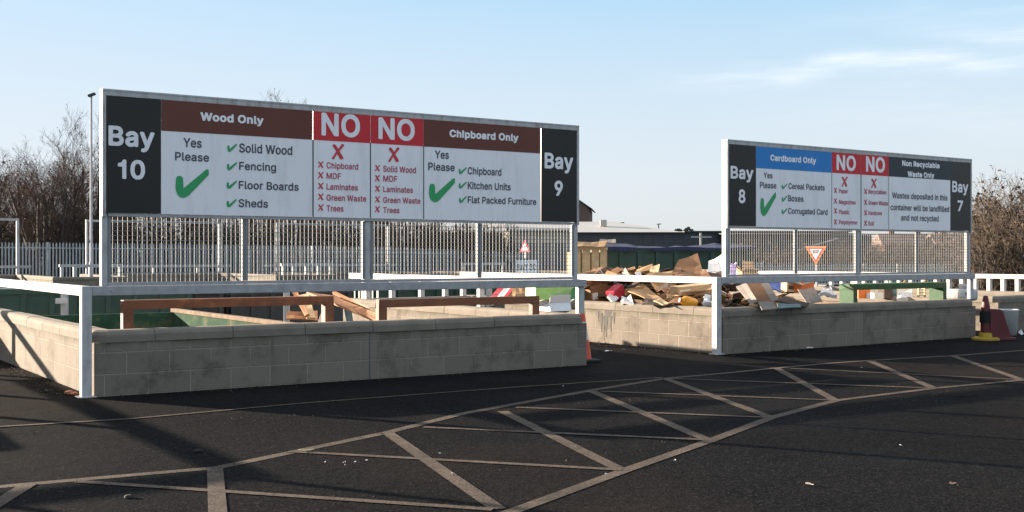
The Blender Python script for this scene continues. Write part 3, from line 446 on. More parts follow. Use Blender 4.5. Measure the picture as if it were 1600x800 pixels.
tag(mk.build('road_markings', A_MARK), kind='structure')

# ------------------------------------------------------------------ near row: block walls, rails, gantries
def coping_sweep(mb, path, w=.245, z0=.555, h=.125):
    """bullnosed concrete coping swept along the U of the wall with mitred corners and open joints"""
    prof = [(-w / 2, 0), (-w / 2, h - .05), (-w / 2 + .016, h - .018), (-w / 2 + .05, h), (w / 2 - .05, h), (w / 2 - .016, h - .018), (w / 2, h - .05), (w / 2, 0)]
    P = [Vector((a, b, 0)) for a, b in path]; out = []
    for i, p in enumerate(P):
        d0 = (p - P[i - 1]).normalized() if i else None; d1 = (P[i + 1] - p).normalized() if i < len(P) - 1 else None
        if d0 is None: d0 = d1
        if d1 is None: d1 = d0
        n0 = Vector((-d0.y, d0.x, 0)); n1 = Vector((-d1.y, d1.x, 0)); m = (n0 + n1).normalized(); k = 1 / max(.3, m.dot(n0))
        out.append([p + m * a * k + Vector((0, 0, z0 + z)) for a, z in prof])
    mb.rings(out)
def lerp_path(path, step):
    o = []
    for (a, b) in zip(path, path[1:]):
        L = math.hypot(b[0] - a[0], b[1] - a[1]); n = max(1, round(L / step))
        for i in range(n): o.append(((a[0] + (b[0] - a[0]) * i / n, a[1] + (b[1] - a[1]) * i / n), (a[0] + (b[0] - a[0]) * (i + 1) / n, a[1] + (b[1] - a[1]) * (i + 1) / n)))
    return o
def block_wall(f, label, group='low block walls round the bays', name='block_wall', WR=WR, joint=None):
    t = thing(name, label, 'wall', f.o, f.a, group)
    b = MB()
    b.box(WL, WR, 0, WT, LOW, .556)
    b.box(WL, WL + WT, WT, DEEP, LOW, .556, skip=('-y',)); b.box(WR - WT, WR, WT, DEEP, LOW, .556, skip=('-y',))
    b.build('blockwork', A_BLOCK, t)
    c = MB(); rnd = random.Random(int(f.o.x * 100))
    hw = WT / 2
    # copings as separate stones about 0.9 m long with a thin joint; the two corner stones are mitred
    L0, L1, T0 = WL + hw, WR - hw, hw
    corner = .5
    coping_sweep(c, [(L0, T0 + corner), (L0, T0 + .055), (L0 + .055, T0), (L0 + corner, T0)][::-1])
    coping_sweep(c, [(L1 - corner, T0), (L1 - .055, T0), (L1, T0 + .055), (L1, T0 + corner)][::-1])
    for a, e in (((L0 + corner, T0), (L1 - corner, T0)), ((L0, DEEP), (L0, T0 + corner)), ((L1, T0 + corner), (L1, DEEP))):
        for (p, q) in lerp_path([a, e], .92):
            d = Vector((q[0] - p[0], q[1] - p[1])); k = .004 / d.length; j = rnd.uniform(-.003, .003); dz = rnd.uniform(-.002, .003)
            nx, ny = -d.y / d.length * j, d.x / d.length * j
            coping_sweep(c, [(p[0] + d.x * k + nx, p[1] + d.y * k + ny), (q[0] - d.x * k + nx, q[1] - d.y * k + ny)], z0=.556 + dz)
    c.build('coping', M_COPING, t)
    if joint: MB().box(joint - .007, joint + .007, -.0025, .001, 0, .552).build('movement_joint', M_SEAM, t)
    return t
block_wall(F1, 'low block wall with rounded coping round bays 10 and 9, nearest the camera', joint=3.262)
wall2 = block_wall(F2, 'low block wall with rounded coping round bays 8 and 7, below the smaller sign', joint=3.36)
block_wall(F3, 'low block wall at the far right behind the red barrier and white bin', WR=3.30)
w0 = block_wall(F0, 'low block wall of the neighbouring bay just left of the picture')
for f, lb in ((FAR[0], 'far block wall across the sunken yard at the left edge of the photo'), (FAR[1], 'far block wall across the sunken yard behind the left part of the Bay 10 mesh'),
              (FAR[2], 'far block wall across the sunken yard behind the Bay 9 mesh'), (FAR[3], 'far block wall across the sunken yard behind the right end of the large sign')):
    c = copy_tree(w0); c.location = f.o; c.rotation_euler.z = f.a; c['label'] = lb

def guard_rail(f, side, label, posts, t1=DEEP, sr=6.36):
    """square tube handrail on posts along one arm of a bay wall"""
    s0 = 0.0 if side == 'l' else sr
    t = thing('guard_rail', label, 'railing', f.o, f.a, 'white guard rails round the bays')
    r = MB(); r.box(s0, s0 + .1, .103, t1, 1.04, 1.14); r.build('top_rail', M_WHITE, t, .006)
    for q in posts:
        p = MB(); p.box(s0 + .005, s0 + .095, q, q + .09, .682 if side == 'r' else 0.0, 1.038); p.build('post', M_WHITE, t, .005)
    return t
guard_rail(F1, 'l', 'sunlit white guard rail running off the left edge from the Bay 10 corner', (6.8,))
guard_rail(F1, 'r', 'white guard rail on the right wall of Bay 9 behind the big sign', (2.5, 6.3))
guard_rail(F2, 'l', 'sunlit white guard rail along the gangway between the two signs', (6.0,))
guard_rail(F2, 'r', 'white guard rail on the right wall of Bay 7', (2.5, 6.3))
guard_rail(F3, 'r', 'white guard rail with close posts at the right edge of the photo', [.12 + .34 * i for i in range(20)], sr=3.19).location.z = -.09
guard_rail(F0, 'r', 'white guard rail of the neighbouring bay just left of the picture', (2.3, 4.6, 6.8))

def gangway_end(f, g, label, posts, group='gangway end walls', rz=1.04):
    """cross wall and rail that close the back of the gangway between two bays"""
    a = f.p(WR + .004, DEEP - .12); b = g.p(WL - .004, DEEP - .12); d = (b - a); L = d.length; ang = math.atan2(d.y, d.x)
    w = thing('gangway_wall', 'low block wall closing ' + label, 'wall', (a.x, a.y, 0), ang, group)
    m = MB(); m.box(0, L, -.1, .1, LOW, .556); m.build('blockwork', A_BLOCK, w)
    m = MB(); m.box(0, L, -.115, .115, .556, .67); m.build('coping', M_COPING, w, .03)
    if rz is None:
        for q in posts:
            c = f.p(WR + .004, DEEP - .12).lerp(b, q); o = MB().box(-.045, .045, -.045, .045, .672, 1.06).build('bollard', M_WHITE, None, .005); o.location = c; o.rotation_euler.z = ang
            tag(o, 'short white post standing on ' + 'the gangway end wall under the big sign beam', 'post', 'short posts on the gangway end wall')
        return
    r = thing('guard_rail', 'white guard rail closing ' + label, 'railing', (a.x, a.y, 0), ang, 'white guard rails round the bays')
    m = MB(); m.box(.02, L - .02, -.05, .05, rz, rz + .1); m.build('top_rail', M_WHITE, r, .006)
    for q in posts:
        m = MB(); m.box(q * L - .045, q * L + .045, -.045, .045, .672, rz - .002); m.build('post', M_WHITE, r, .005)
gangway_end(F1, F2, 'the gangway behind the right end of the big sign', (.06, .30, .56, .78, .95), rz=None)
gangway_end(F0, F1, 'the gangway at the left edge', (.1, .5, .9))
gangway_end(F2, F3, 'the gangway beside the small sign', (.1, .5, .9))
for i in range(3):
    gangway_end(FAR[i + 1], FAR[i], ['the far gangway left of the tall lamp post', 'the far gangway behind the middle of the Bay 10 mesh', 'the far gangway behind the Bay 9 mesh'][i], (.05, .28, .52, .76, .95), 'far gangway end walls')

TICK = [(.02, .66), (.05, .71), (.12, .735), (.19, .72), (.225, .65), (.24, .32), (.87, .93), (.93, .985), (.99, .99), (1, .94), (1, .80), (.40, .09), (.31, .02), (.22, 0), (.13, .03), (.06, .10), (.02, .22), (0, .36)]
CROSS = [(.03, .0), (.16, -.02), (.42, .36), (.66, .03), (.78, .0), (.95, .06), (.93, .13), (.62, .53), (1.0, .92), (.97, .99), (.80, 1.02), (.54, .68), (.27, .95), (.14, .97), (.02, .88), (.36, .52), (.0, .07)]
def mark_mb(mb, kind, x0, x1, z0, z1, y):
    P = TICK if kind in 'Tt' else CROSS
    V = [Vector((x0 + a * (x1 - x0), z0 + b * (z1 - z0), 0)) for a, b in P]
    for t in tessellate_polygon([V]): mb.face([(V[i].x, y, V[i].y) for i in t])

def sign_gantry(f, label, sheets, texts, marks, splits):
    """beam, posts, framed mesh below and the printed sheets above, all one bolted frame"""
    t = thing('sign_gantry', label, 'sign', f.o, f.a)
    m = MB(); m.box(0, .1, 0, .1, 0, 1.14); m.box(-.04, .14, -.04, .14, 0, .012); m.build('leg', M_WHITE, t, .005)
    m = MB(); m.box(6.36, 6.46, .03, .1, .682, 1.038); m.build('leg', M_WHITE, t, .005)
    m = MB(); m.box(.102, 6.47, 0, .1, 1.04, 1.138); m.build('beam', M_GALV, t, .006)
    
    m = MB(); m.box(.20, .26, .015, .095, 1.14, 3.155); m.build('post', M_WHITE, t, .004)
    m = MB(); m.box(6.275, 6.335, .015, .095, 1.14, 3.155); m.build('post', M_WHITE, t, .004)
    for s0, w in ((3.215, .07), ): 
        m = MB(); m.box(s0, s0 + w, .02, .09, 1.14, 1.894); m.build('post', M_WHITE, t, .004)
    m = MB(); m.box(.20, 6.335, -.02, .10, 3.157, 3.175); m.box(.20, 6.335, -.016, .012, 3.108, 3.157); m.box(.20, .236, -.016, .0145, 1.86, 3.108); m.box(6.30, 6.335, -.016, .0145, 1.86, 3.108); m.build('panel_frame', M_WHITE, t)
    m = MB(); m.box(.262, 6.273, .0, .05, 1.862, 1.893); m.box(.262, 6.273, .01, .05, 1.142, 1.175); m.build('mesh_rail', M_GALV, t)
    # four framed panels of 50 mm welded mesh
    cuts = [.265, 1.74, 3.21, 3.29, 4.80, 6.27]
    for a, b in ((.265, 1.74), (1.745, 3.21), (3.29, 4.80), (4.805, 6.27)):
        m = MB(); z0, z1 = 1.178, 1.859; y = .035
        for q in (a, b - .03): m.box(q, q + .03, y - .015, y + .015, z0, z1)
        n = round((b - a) / .0505); 
        for i in range(1, n):
            x = a + (b - a) * i / n; m.box(x - .0023, x + .0023, y - .0055, y - .0005, z0, z1)
        for i in range(1, 14):
            z = z0 + (z1 - z0) * i / 14; m.box(a + .03, b - .03, y - .0105, y - .0058, z - .0032, z + .0032)
        m.build('wire_mesh', M_WIRE, t)
    # printed sheets, each with its bands and lettering
    objs = []
    for (nm, x0, x1, base, head) in sheets:
        m = MB(); m.box(x0, x1, -.010, .012, 1.895, 3.106); o = m.build(nm, base, t); objs.append((o, x0, x1))
        if head:
            b = MB(); b.box(x0 + .001, x1 - .001, -.0125, -.0102, 2.777, 3.105); b.build('header_band', head, o)
    def owner(x): 
        for o, a, b in objs:
            if a <= x <= b: return o
        return objs[0][0]
    for wt, colr, s, x0, x1, z, cap in texts:
        text_mb(MB(), wt, s, x0, x1, z, cap, -.0145).build('lettering', TXT[colr], owner((x0 + x1) / 2))
    for kind, x0, x1, z0, z1 in marks:
        o = owner((x0 + x1) / 2)
        mb = MB(); mark_mb(mb, kind, x0, x1, z0, z1, -.0145); mb.build('tick_mark' if kind in 'Tt' else 'cross_mark', M_GREENINK if kind in 'Tt' else M_XRED, o)
    for x, w in splits: MB().box(x - w / 2, x + w / 2, -.0122, -.0103, 1.896, 2.776).build('seam', M_SEAM, t)
    # bolts on the beam
    for x in (.3, 1.2, 2.4, 3.6, 4.8, 6.0): MB().obox((x, -.004, 1.09), (.022, .012, .022)).build('bolt', M_GALV, t)
    return t
TEXT_A = [
    ('B','white','Bay',0.261,0.734,2.591,0.208),
    ('B','white','10',0.355,0.635,2.251,0.203),
    ('K','white','Wood Only',1.228,1.943,2.911,0.091),
    ('R','ink','Yes',1.043,1.242,2.616,0.100),
    ('R','ink','Please',0.953,1.323,2.470,0.090),
    ('R','ink','Solid Wood',1.662,2.286,2.590,0.100),
    ('R','ink','Fencing',1.662,2.091,2.398,0.089),
    ('R','ink','Floor Boards',1.658,2.363,2.188,0.089),
    ('R','ink','Sheds',1.655,1.996,1.988,0.089),
    ('B','white','NO',2.642,3.129,2.832,0.264),
    ('R','red','Chipboard',2.706,3.108,2.458,0.071),
    ('R','red','MDF',2.706,2.887,2.338,0.071),
    ('R','red','Laminates',2.706,3.104,2.214,0.071),
    ('R','red','Green Waste',2.706,3.212,2.087,0.071),
    ('R','red','Trees',2.706,2.920,1.964,0.071),
    ('B','white','NO',3.371,3.858,2.832,0.258),
    ('R','red','Solid Wood',3.435,3.876,2.448,0.074),
    ('R','red','MDF',3.435,3.623,2.332,0.074),
    ('R','red','Laminates',3.435,3.836,2.208,0.070),
    ('R','red','Green Waste',3.435,3.937,2.081,0.069),
    ('R','red','Trees',3.435,3.653,1.961,0.069),
    ('K','white','Chipboard Only',4.346,5.366,2.911,0.093),
    ('R','ink','Yes',4.142,4.337,2.640,0.099),
    ('R','ink','Please',4.048,4.419,2.492,0.095),
    ('R','ink','Chipboard',4.609,5.107,2.465,0.090),
    ('R','ink','Kitchen Units',4.609,5.248,2.282,0.090),
    ('R','ink','Flat Packed Furniture',4.609,5.645,2.107,0.085),
    ('B','white','Bay',5.776,6.237,2.587,0.206),
    ('B','white','9',5.935,6.069,2.236,0.198),
]
MARK_A = [
    ('T',0.957,1.320,2.072,2.392),
    ('t',1.528,1.637,2.590,2.686),
    ('t',1.524,1.637,2.388,2.483),
    ('t',1.520,1.637,2.186,2.281),
    ('t',1.520,1.633,1.983,2.079),
    ('X',2.774,2.928,2.569,2.746),
    ('x',2.598,2.670,2.462,2.537),
    ('x',2.598,2.670,2.339,2.414),
    ('x',2.598,2.670,2.216,2.291),
    ('x',2.598,2.670,2.093,2.167),
    ('x',2.598,2.670,1.970,2.044),
    ('X',3.503,3.653,2.571,2.746),
    ('x',3.325,3.393,2.453,2.526),
    ('x',3.325,3.393,2.333,2.407),
    ('x',3.325,3.393,2.210,2.283),
    ('x',3.325,3.393,2.083,2.156),
    ('x',3.325,3.393,1.967,2.040),
    ('T',4.057,4.424,2.106,2.411),
    ('t',4.479,4.590,2.463,2.552),
    ('t',4.479,4.590,2.284,2.373),
    ('t',4.483,4.590,2.105,2.194),
]
TEXT_B = [
    ('B','white','Bay',0.272,0.754,2.598,0.188),
    ('B','white','8',0.440,0.583,2.239,0.205),
    ('K','white','Cardboard Only',1.125,2.170,2.901,0.095),
    ('R','ink','Yes',0.984,1.174,2.631,0.089),
    ('R','ink','Please',0.900,1.260,2.479,0.094),
    ('R','ink','Cereal Packets',1.533,2.376,2.486,0.092),
    ('R','ink','Boxes',1.526,1.878,2.294,0.096),
    ('R','ink','Corrugated Card',1.526,2.445,2.102,0.091),
    ('B','white','NO',2.662,3.137,2.825,0.247),
    ('R','red','Paper',2.724,2.945,2.460,0.068),
    ('R','red','Magazines',2.724,3.137,2.286,0.068),
    ('R','red','Plastic',2.724,2.977,2.123,0.068),
    ('R','red','Polystyrene',2.724,3.169,1.960,0.068),
    ('B','white','NO',3.396,3.884,2.831,0.253),
    ('R','red','Recyclables',3.461,3.926,2.473,0.070),
    ('R','red','Green Waste',3.461,3.968,2.290,0.070),
    ('R','red','Hardcore',3.461,3.809,2.123,0.070),
    ('R','red','Soil',3.453,3.601,1.950,0.070),
    ('K','white','Non Recyclable',4.344,5.385,2.967,0.094),
    ('K','white','Waste Only',4.492,5.230,2.790,0.095),
    ('R','ink','Wastes deposited in this',4.078,5.616,2.416,0.099),
    ('R','ink','container will be landfilled',4.036,5.663,2.217,0.099),
    ('R','ink','and not recycled',4.318,5.358,2.047,0.100),
    ('B','white','Bay',5.747,6.222,2.571,0.196),
    ('B','white','7',5.907,6.068,2.239,0.192),
]
MARK_B = [
    ('T',0.907,1.252,2.057,2.426),
    ('t',1.381,1.504,2.478,2.569),
    ('t',1.381,1.504,2.287,2.383),
    ('t',1.381,1.504,2.095,2.191),
    ('X',2.787,2.937,2.565,2.728),
    ('x',2.600,2.677,2.457,2.541),
    ('x',2.600,2.677,2.289,2.373),
    ('x',2.600,2.677,2.132,2.216),
    ('x',2.600,2.677,1.953,2.037),
    ('X',3.527,3.675,2.570,2.727),
    ('x',3.347,3.428,2.465,2.551),
    ('x',3.347,3.428,2.288,2.374),
    ('x',3.347,3.428,2.116,2.202),
    ('x',3.347,3.428,1.944,2.030),
]
SH_A = [('bay_number_panel', .238, .803, M_BLACK, None), ('material_panel', .805, 2.534, M_SIGNW, M_BROWN), ('refusal_panel', 2.541, 3.266, M_SIGNW, M_RED), ('refusal_panel', 3.270, 3.981, M_SIGNW, M_RED),
        ('material_panel', 3.983, 5.712, M_SIGNW, M_BROWN), ('bay_number_panel', 5.728, 6.298, M_BLACK, None)]
SH_B = [('bay_number_panel', .238, .816, M_BLACK, None), ('material_panel', .818, 2.548, M_SIGNW, M_BLUE), ('refusal_panel', 2.550, 3.268, M_SIGNW, M_RED), ('refusal_panel', 3.272, 3.989, M_SIGNW, M_RED),
        ('material_panel', 3.991, 5.70, M_SIGNW, M_SLATE), ('bay_number_panel', 5.703, 6.298, M_BLACK, None)]
sign_gantry(F1, 'large sign gantry for Bay 10 and Bay 9 listing wood and chipboard', SH_A, TEXT_A, MARK_A, [(2.539, .016), (3.268, .014), (3.984, .012)])
sign_gantry(F2, 'smaller sign gantry for Bay 8 and Bay 7 listing cardboard and non recyclable waste', SH_B, TEXT_B, MARK_B, [(2.549, .01), (3.273, .022), (3.99, .01)])
# the neighbouring bay's gantry (outside the frame) whose mesh and beam shade the foreground
t = thing('sign_gantry', 'sign gantry of the neighbouring bay just left of the picture', 'sign', F0.o, F0.a)
m = MB(); m.box(0, .1, 0, .1, 0, 1.14); m.build('leg', M_WHITE, t)
m = MB(); m.box(.102, 6.47, 0, .1, 1.04, 1.138); m.build('beam', M_GALV, t)
m = MB(); m.box(.2, 6.335, -.01, .012, 1.895, 3.175); m.build('material_panel', M_SIGNW, t)
m = MB()
for q in (.2, 1.73, 3.215, 4.79, 6.27): MB().box(q, q + .06, .02, .09, 1.14, 1.894).build('post', M_WHITE, t)

# black drip stain that ran down the gangway side of the Bay 8 wall
st = MB(); rs = random.Random(2)
for t0, w, z0, z1 in ((2.63, .10, .55, .44), (2.56, .035, .46, .20), (2.68, .045, .46, .10), (2.80, .03, .50, .18), (2.48, .025, .52, .33), (2.74, .02, .46, .05), (2.88, .02, .53, .36)):
    n = 7; L_ = []; R_ = []
    for i in range(n + 1):
        k = i / n; hw = w * (1 - .75 * k) * rs.uniform(.8, 1.2); cx = t0 + rs.uniform(-.006, .006)
        L_.append((WL - .0025, cx - hw, z0 + (z1 - z0) * k)); R_.append((WL - .0025, cx + hw, z0 + (z1 - z0) * k))
    for i in range(n): st.face([L_[i], R_[i], R_[i + 1], L_[i + 1]])
    for j in range(len(st.v)): st.v[j] = (WL - .0025 - .0002 * (len(st.f) // n), st.v[j][1], st.v[j][2]) if j >= len(st.v) - 4 * n else st.v[j]
st.build('drip_stain', mat('drip_stain', (.035, .032, .028), .8, .4, 30), wall2)

# ------------------------------------------------------------------ skips standing in the sunken bays
def skip(f, s0, s1, t0, t1, rim, label, body_m, frame_m=None, frame_top=None, fill=None, post=.11, depth=.12, fr_t=None, right_rim=None):
    """open-top container: walls with rims and ribs, floor, and the raised end frame"""
    t = thing('waste_skip', label, 'skip', f.p(s0, t0, LOW), f.a, 'open skips standing in the bays')
    w, d, h = s1 - s0, t1 - t0, rim - LOW; th = .05
    m = MB()
    m.box(0, w, 0, d, .12, .2)
    m.box(0, th, 0, d, .2, h); m.box(w - th, w, 0, d, .2, h); m.box(th, w - th, 0, th, .2, h); m.box(th, w - th, d - th, d, .2, h)
    for k in range(1, 8):
        y = d * k / 8
        m.box(-.045, -.002, y - .05, y + .05, .2, h - .02); m.box(w + .002, w + .045, y - .05, y + .05, .2, h - .02)
    m.build('body', body_m, t)
    for x0, x1 in ((-.03, th + .02), (w - th - .02, w + .03)): MB().box(x0, x1, -.03, d + .03, h + .001, h + .06).build('rim', M_RIM if body_m is M_GREENIN else body_m, t, .006)
    for x in (.25, w - .35):
        MB().box(x, x + .12, -.05, d + .05, 0, .118).build('runner', M_RUSTBAR, t)
    if frame_m:
        F = frame_top - LOW; o = (fr_t or 0)
        fr = MB(); fr.box(0, post, o - depth, o - .003, .2, F - .1); fr.box(w - post, w, o - depth, o - .003, .2, F - .1); fr.box(0, w, o - depth, o - .003, F - .1, F)
        fr.build('end_frame', frame_m, t, .006)
    return t
skip(F1, .52, 2.98, .50, 6.4, .54, 'green open skip with rust brown end frame in Bay 10', M_GREENIN, M_RUSTBAR, .975)
skip(F1, 3.62, 6.02, .55, 6.4, -.25, 'low open skip with dark brown end frame in Bay 9', M_GREENIN, mat('dark_brown_bar', (.085, .034, .018), .6, .25, 7, .2, 50), .915, depth=.10)
skip(F2, .45, 2.95, .50, 6.4, .30, 'open skip heaped with cardboard in Bay 8', M_DKGREEN)
skip(F2, 3.42, 5.98, .55, 6.4, .50, 'open skip with bright green end frame in Bay 7', M_GREENIN, M_GREENBAR, .985, depth=.30, post=.10)

# ------------------------------------------------------------------ loose waste
rnd = random.Random(31)
CARD = {'tan': mat('card_tan', (.36, .225, .12), .85, .12, 5, .25, 30, spec=.2), 'brown': mat('card_brown', (.22, .12, .064), .85, .15, 5, .25, 30, spec=.2),
        'pale': mat('card_pale', (.48, .35, .21), .85, .10, 5, .25, 30, spec=.2), 'grey': mat('card_grey', (.25, .215, .19), .85, .15, 5, .25, 30, spec=.2),
        'white': mat('card_white', (.70, .68, .66), .7, .06, 4, spec=.3), 'dark': mat('card_dark', (.075, .055, .045), .8, .2, 5, spec=.2),
        'orange': mat('card_orange', (.62, .15, .03), .6, .1, 4), 'red': mat('card_red', (.52, .035, .055), .5, .1, 4), 'lime': mat('card_lime', (.30, .56, .14), .5, .12, 2.5, dirt=(.62, .75, .55), dirt_amt=.8, dirt_scale=3.0),
        'leaf': mat('card_leaf', (.03, .20, .05), .5, .15, 4), 'purple': mat('card_purple', (.40, .30, .62), .5, .25, 12, dirt=(.75, .72, .8), dirt_amt=.9, dirt_scale=9), 'blue': mat('card_blue', (.05, .09, .30), .5, .15, 4),
        'yellow': mat('plastic_amber', (.70, .30, .01), .35, .06, 4), 'ice': mat('card_ice', (.66, .74, .80), .5, .06, 4), 'bag': mat('plastic_bag', (.55, .56, .58), .4, .12, 8, .5, 15), 'teal': mat('board_teal', (.11, .17, .17), .6, .1, 4),
        'wood': mat('timber_plank', (.30, .135, .055), .7, .22, 8, .2, 40), 'woodpale': mat('timber_pale', (.50, .35, .19), .75, .18, 7, .2, 40), 'pile': mat('waste_fill', (.13, .085, .055), .95, .5, 6, .8, 18)}
def sheet(name, label, cat, corners, col, th=.012, group=None, creases=0.0):
    """a discarded board: four measured corners, corrugated thickness, slightly buckled"""
    P = [px(*c) for c in corners]; c0 = sum(P, Vector()) / 4; P = [p - c0 for p in P]
    n = (P[1] - P[0]).cross(P[3] - P[0]).normalized()
    if n.y > 0: n = -n
    mb = MB(); N = 5; top = []
    for i in range(N):
        row = []
        for j in range(N):
            u, v = i / (N - 1), j / (N - 1)
            q = P[0].lerp(P[1], u).lerp(P[3].lerp(P[2], u), v)
            row.append(q + n * (creases * (math.sin(u * 5.1 + v * 2.0) + .6 * math.sin(v * 7.3 + 1)) + rnd.uniform(-.15, .15) * creases))
        top.append(row)
    bot = [[q - n * th for q in r] for r in top]
    for i in range(N - 1):
        for j in range(N - 1):
            mb.face([top[i][j], top[i + 1][j], top[i + 1][j + 1], top[i][j + 1]]); mb.face([bot[i][j], bot[i][j + 1], bot[i + 1][j + 1], bot[i + 1][j]])
    for i in range(N - 1):
        mb.face([top[i][0], bot[i][0], bot[i + 1][0], top[i + 1][0]]); mb.face([top[i][N - 1], top[i + 1][N - 1], bot[i + 1][N - 1], bot[i][N - 1]])
        mb.face([top[0][i], top[0][i + 1], bot[0][i + 1], bot[0][i]]); mb.face([top[N - 1][i], bot[N - 1][i], bot[N - 1][i + 1], top[N - 1][i + 1]])
    o = mb.build(name, CARD[col] if isinstance(col, str) else col); o.location = c0
    return tag(o, label, cat, group)
def carton(name, label, cat, c, size, rz, col, tilt=(0, 0), flap_col=None, flaps=True, group=None, open_top=True):
    """a cardboard box with real walls and bent-back flaps (or a closed lid)"""
    t = thing(name, label, cat, c, R(rz), group); t.rotation_euler = (R(tilt[0]), R(tilt[1]), R(rz))
    w, d, h = size; th = .008; m = MB()
    m.box(-w / 2, w / 2, -d / 2, d / 2, 0, th)
    m.box(-w / 2, -w / 2 + th, -d / 2, d / 2, th, h); m.box(w / 2 - th, w / 2, -d / 2, d / 2, th, h)
    m.box(-w / 2 + th, w / 2 - th, -d / 2, -d / 2 + th, th, h); m.box(-w / 2 + th, w / 2 - th, d / 2 - th, d / 2, th, h)
    if not open_top: m.box(-w / 2 + th, w / 2 - th, -d / 2 + th, d / 2 - th, h - th, h - .001)
    m.build('box_body', CARD[col], t)
    if name == 'cardboard_box':
        MB().box(-w / 2 + .03, -w / 2 + .03 + w * rnd.uniform(.25, .5), -d / 2 - .0016, -d / 2 - .0004, h * .25, h * rnd.uniform(.5, .75)).build('printed_patch', CARD[rnd.choice(('dark', 'brown', 'white', 'blue'))], t)
        MB().box(w / 2 + .0004, w / 2 + .0016, -.03, .03, 0.01, h - .005).build('tape', CARD['pale'], t)
    if flaps:
        for sx in (-1, 1):
            a = rnd.uniform(-.6, .9); e = Vector((sx * w / 2, 0, h)); k = d * .42
            P = [e + Vector((0, -d / 2, 0)), e + Vector((0, d / 2, 0)), e + Vector((sx * k * math.cos(a), d / 2 * .97, k * math.sin(a))), e + Vector((sx * k * math.cos(a), -d / 2 * .97, k * math.sin(a)))]
            MB().slab(P, .006).build('flap', CARD[flap_col or col], t)
        a = rnd.uniform(.3, 1.2); e = Vector((0, -d / 2, h)); k = d * .42
        P = [e + Vector((-w / 2, 0, 0)), e + Vector((w / 2, 0, 0)), e + Vector((w / 2 * .97, -k * math.cos(a), k * math.sin(a))), e + Vector((-w / 2 * .97, -k * math.cos(a), k * math.sin(a)))]
        MB().slab(P, .006).build('flap', CARD[flap_col or col], t)
    return t

# the heap itself: a lumpy mound filling the Bay 8 skip, then the pieces lying on it
def mound(f, s0, s1, t0, t1, zf, name, m, seed=3, n=26):
    r = random.Random(seed); mb = MB(); V = [[None] * (n + 1) for _ in range(n + 1)]
    for i in range(n + 1):
        for j in range(n + 1):
            u, v = i / n, j / n; V[i][j] = f.p(s0 + (s1 - s0) * u, t0 + (t1 - t0) * v, zf(u, v) + r.uniform(-.045, .045))
    for i in range(n):
        for j in range(n): mb.face([V[i][j], V[i + 1][j], V[i + 1][j + 1], V[i][j + 1]])
    return tag(mb.build(name, m), 'loose scraps filling the skip under the cardboard', 'scraps', kind='stuff')
def heap8(u, v): return .46 + .62 * math.exp(-((v - .52) / .34) ** 2 - ((u - .45) / .50) ** 2)
mound(F2, .50, 2.90, .56, 6.3, heap8, 'waste_scraps', CARD['pile'])
mound(F2, 3.48, 5.92, .62, 6.3, lambda u, v: .18 + .10 * math.sin(v * 5) * math.sin(u * 6), 'waste_scraps', CARD['pile'], 5)
mound(F1, .58, 2.92, .6, 6.3, lambda u, v: -.15 + .35 * v, 'waste_scraps', CARD['pile'], 8)
mound(F1, 3.68, 5.96, .65, 6.3, lambda u, v: -.55 + .2 * v, 'waste_scraps', CARD['pile'], 9)

G8 = 'cardboard heaped in Bay 8'
sheet('cardboard_sheet', 'large dark brown cardboard sheet standing at the peak of the Bay 8 heap', 'cardboard', [(1049, 429, 20.0), (1100, 430, 19.8), (1090, 396, 20.6), (1060, 407, 20.4)], 'brown', .015, G8, .008)
sheet('cardboard_sheet', 'curled brown flap right under the peak sheet of the heap', 'cardboard', [(1050, 433, 19.4), (1112, 433, 19.3), (1104, 423, 19.9), (1064, 425, 19.9)], 'brown', .02, G8, .02)
sheet('cardboard_sheet', 'small pale flap sticking up left of the heap peak', 'cardboard', [(1016, 427, 19.8), (1028, 425, 19.7), (1031, 413, 20.0), (1014, 417, 20.0)], 'pale', .012, G8, .006)
sheet('cardboard_sheet', 'flat tan card lying left of the heap peak above the rail', 'cardboard', [(1000, 434, 19.3), (1054, 434, 19.3), (1048, 425, 19.9), (1020, 424, 19.9)], 'tan', .015, G8, .012)
sheet('cardboard_sheet', 'white printed board leaning beside the left post of the small sign', 'board', [(1106, 426, 20.0), (1129, 424, 20.0), (1128, 398, 20.3), (1107, 409, 20.3)], 'white', .015, G8, .01)
sheet('cardboard_sheet', 'dark flattened boards under the white printed board', 'board', [(1102, 434, 19.6), (1130, 434, 19.6), (1129, 424, 19.9), (1106, 427, 19.9)], 'dark', .03, G8, .015)
sheet('paper_tag', 'small white paper sticking up just above the rail', 'paper', [(994, 435, 19.5), (1004, 435, 19.5), (1001, 424, 19.6), (993, 425, 19.6)], 'white', .004, G8, .004)
carton('cardboard_box', 'big rounded dark brown box just right of the big sign', 'box', px(934, 470, 20.3), (.42, .40, .34), 20, 'brown', (8, -10), group=G8)
carton('cardboard_box', 'crushed brown box at the far left of the heap below the rail', 'box', px(958, 459, 21.2), (.42, .36, .26), -30, 'brown', (-12, 14), group=G8)
sheet('cardboard_sheet', 'white underside of the red box on the heap', 'cardboard', [(949, 463, 19.5), (959, 473, 19.4), (967, 466, 19.5), (956, 455, 19.7)], 'white', .03, G8, .004)
carton('red_box', 'red pink box tipped on its side on the cardboard heap', 'box', px(966, 466, 19.75), (.25, .20, .20), 38, 'red', (0, -32), flaps=False, open_top=False, group=G8)
sheet('printed_board', 'purple patterned card propped at the back of the heap', 'cardboard', [(967, 453, 20.2), (993, 452, 20.2), (995, 437, 20.6), (965, 438, 20.6)], 'purple', .012, G8, .006)
sheet('cardboard_sheet', 'big tan flap sloping down to the right in the middle of the heap', 'cardboard', [(981, 455, 19.2), (1021, 471, 18.4), (1034, 467, 18.6), (1004, 443, 19.8)], 'tan', .014, G8, .008)
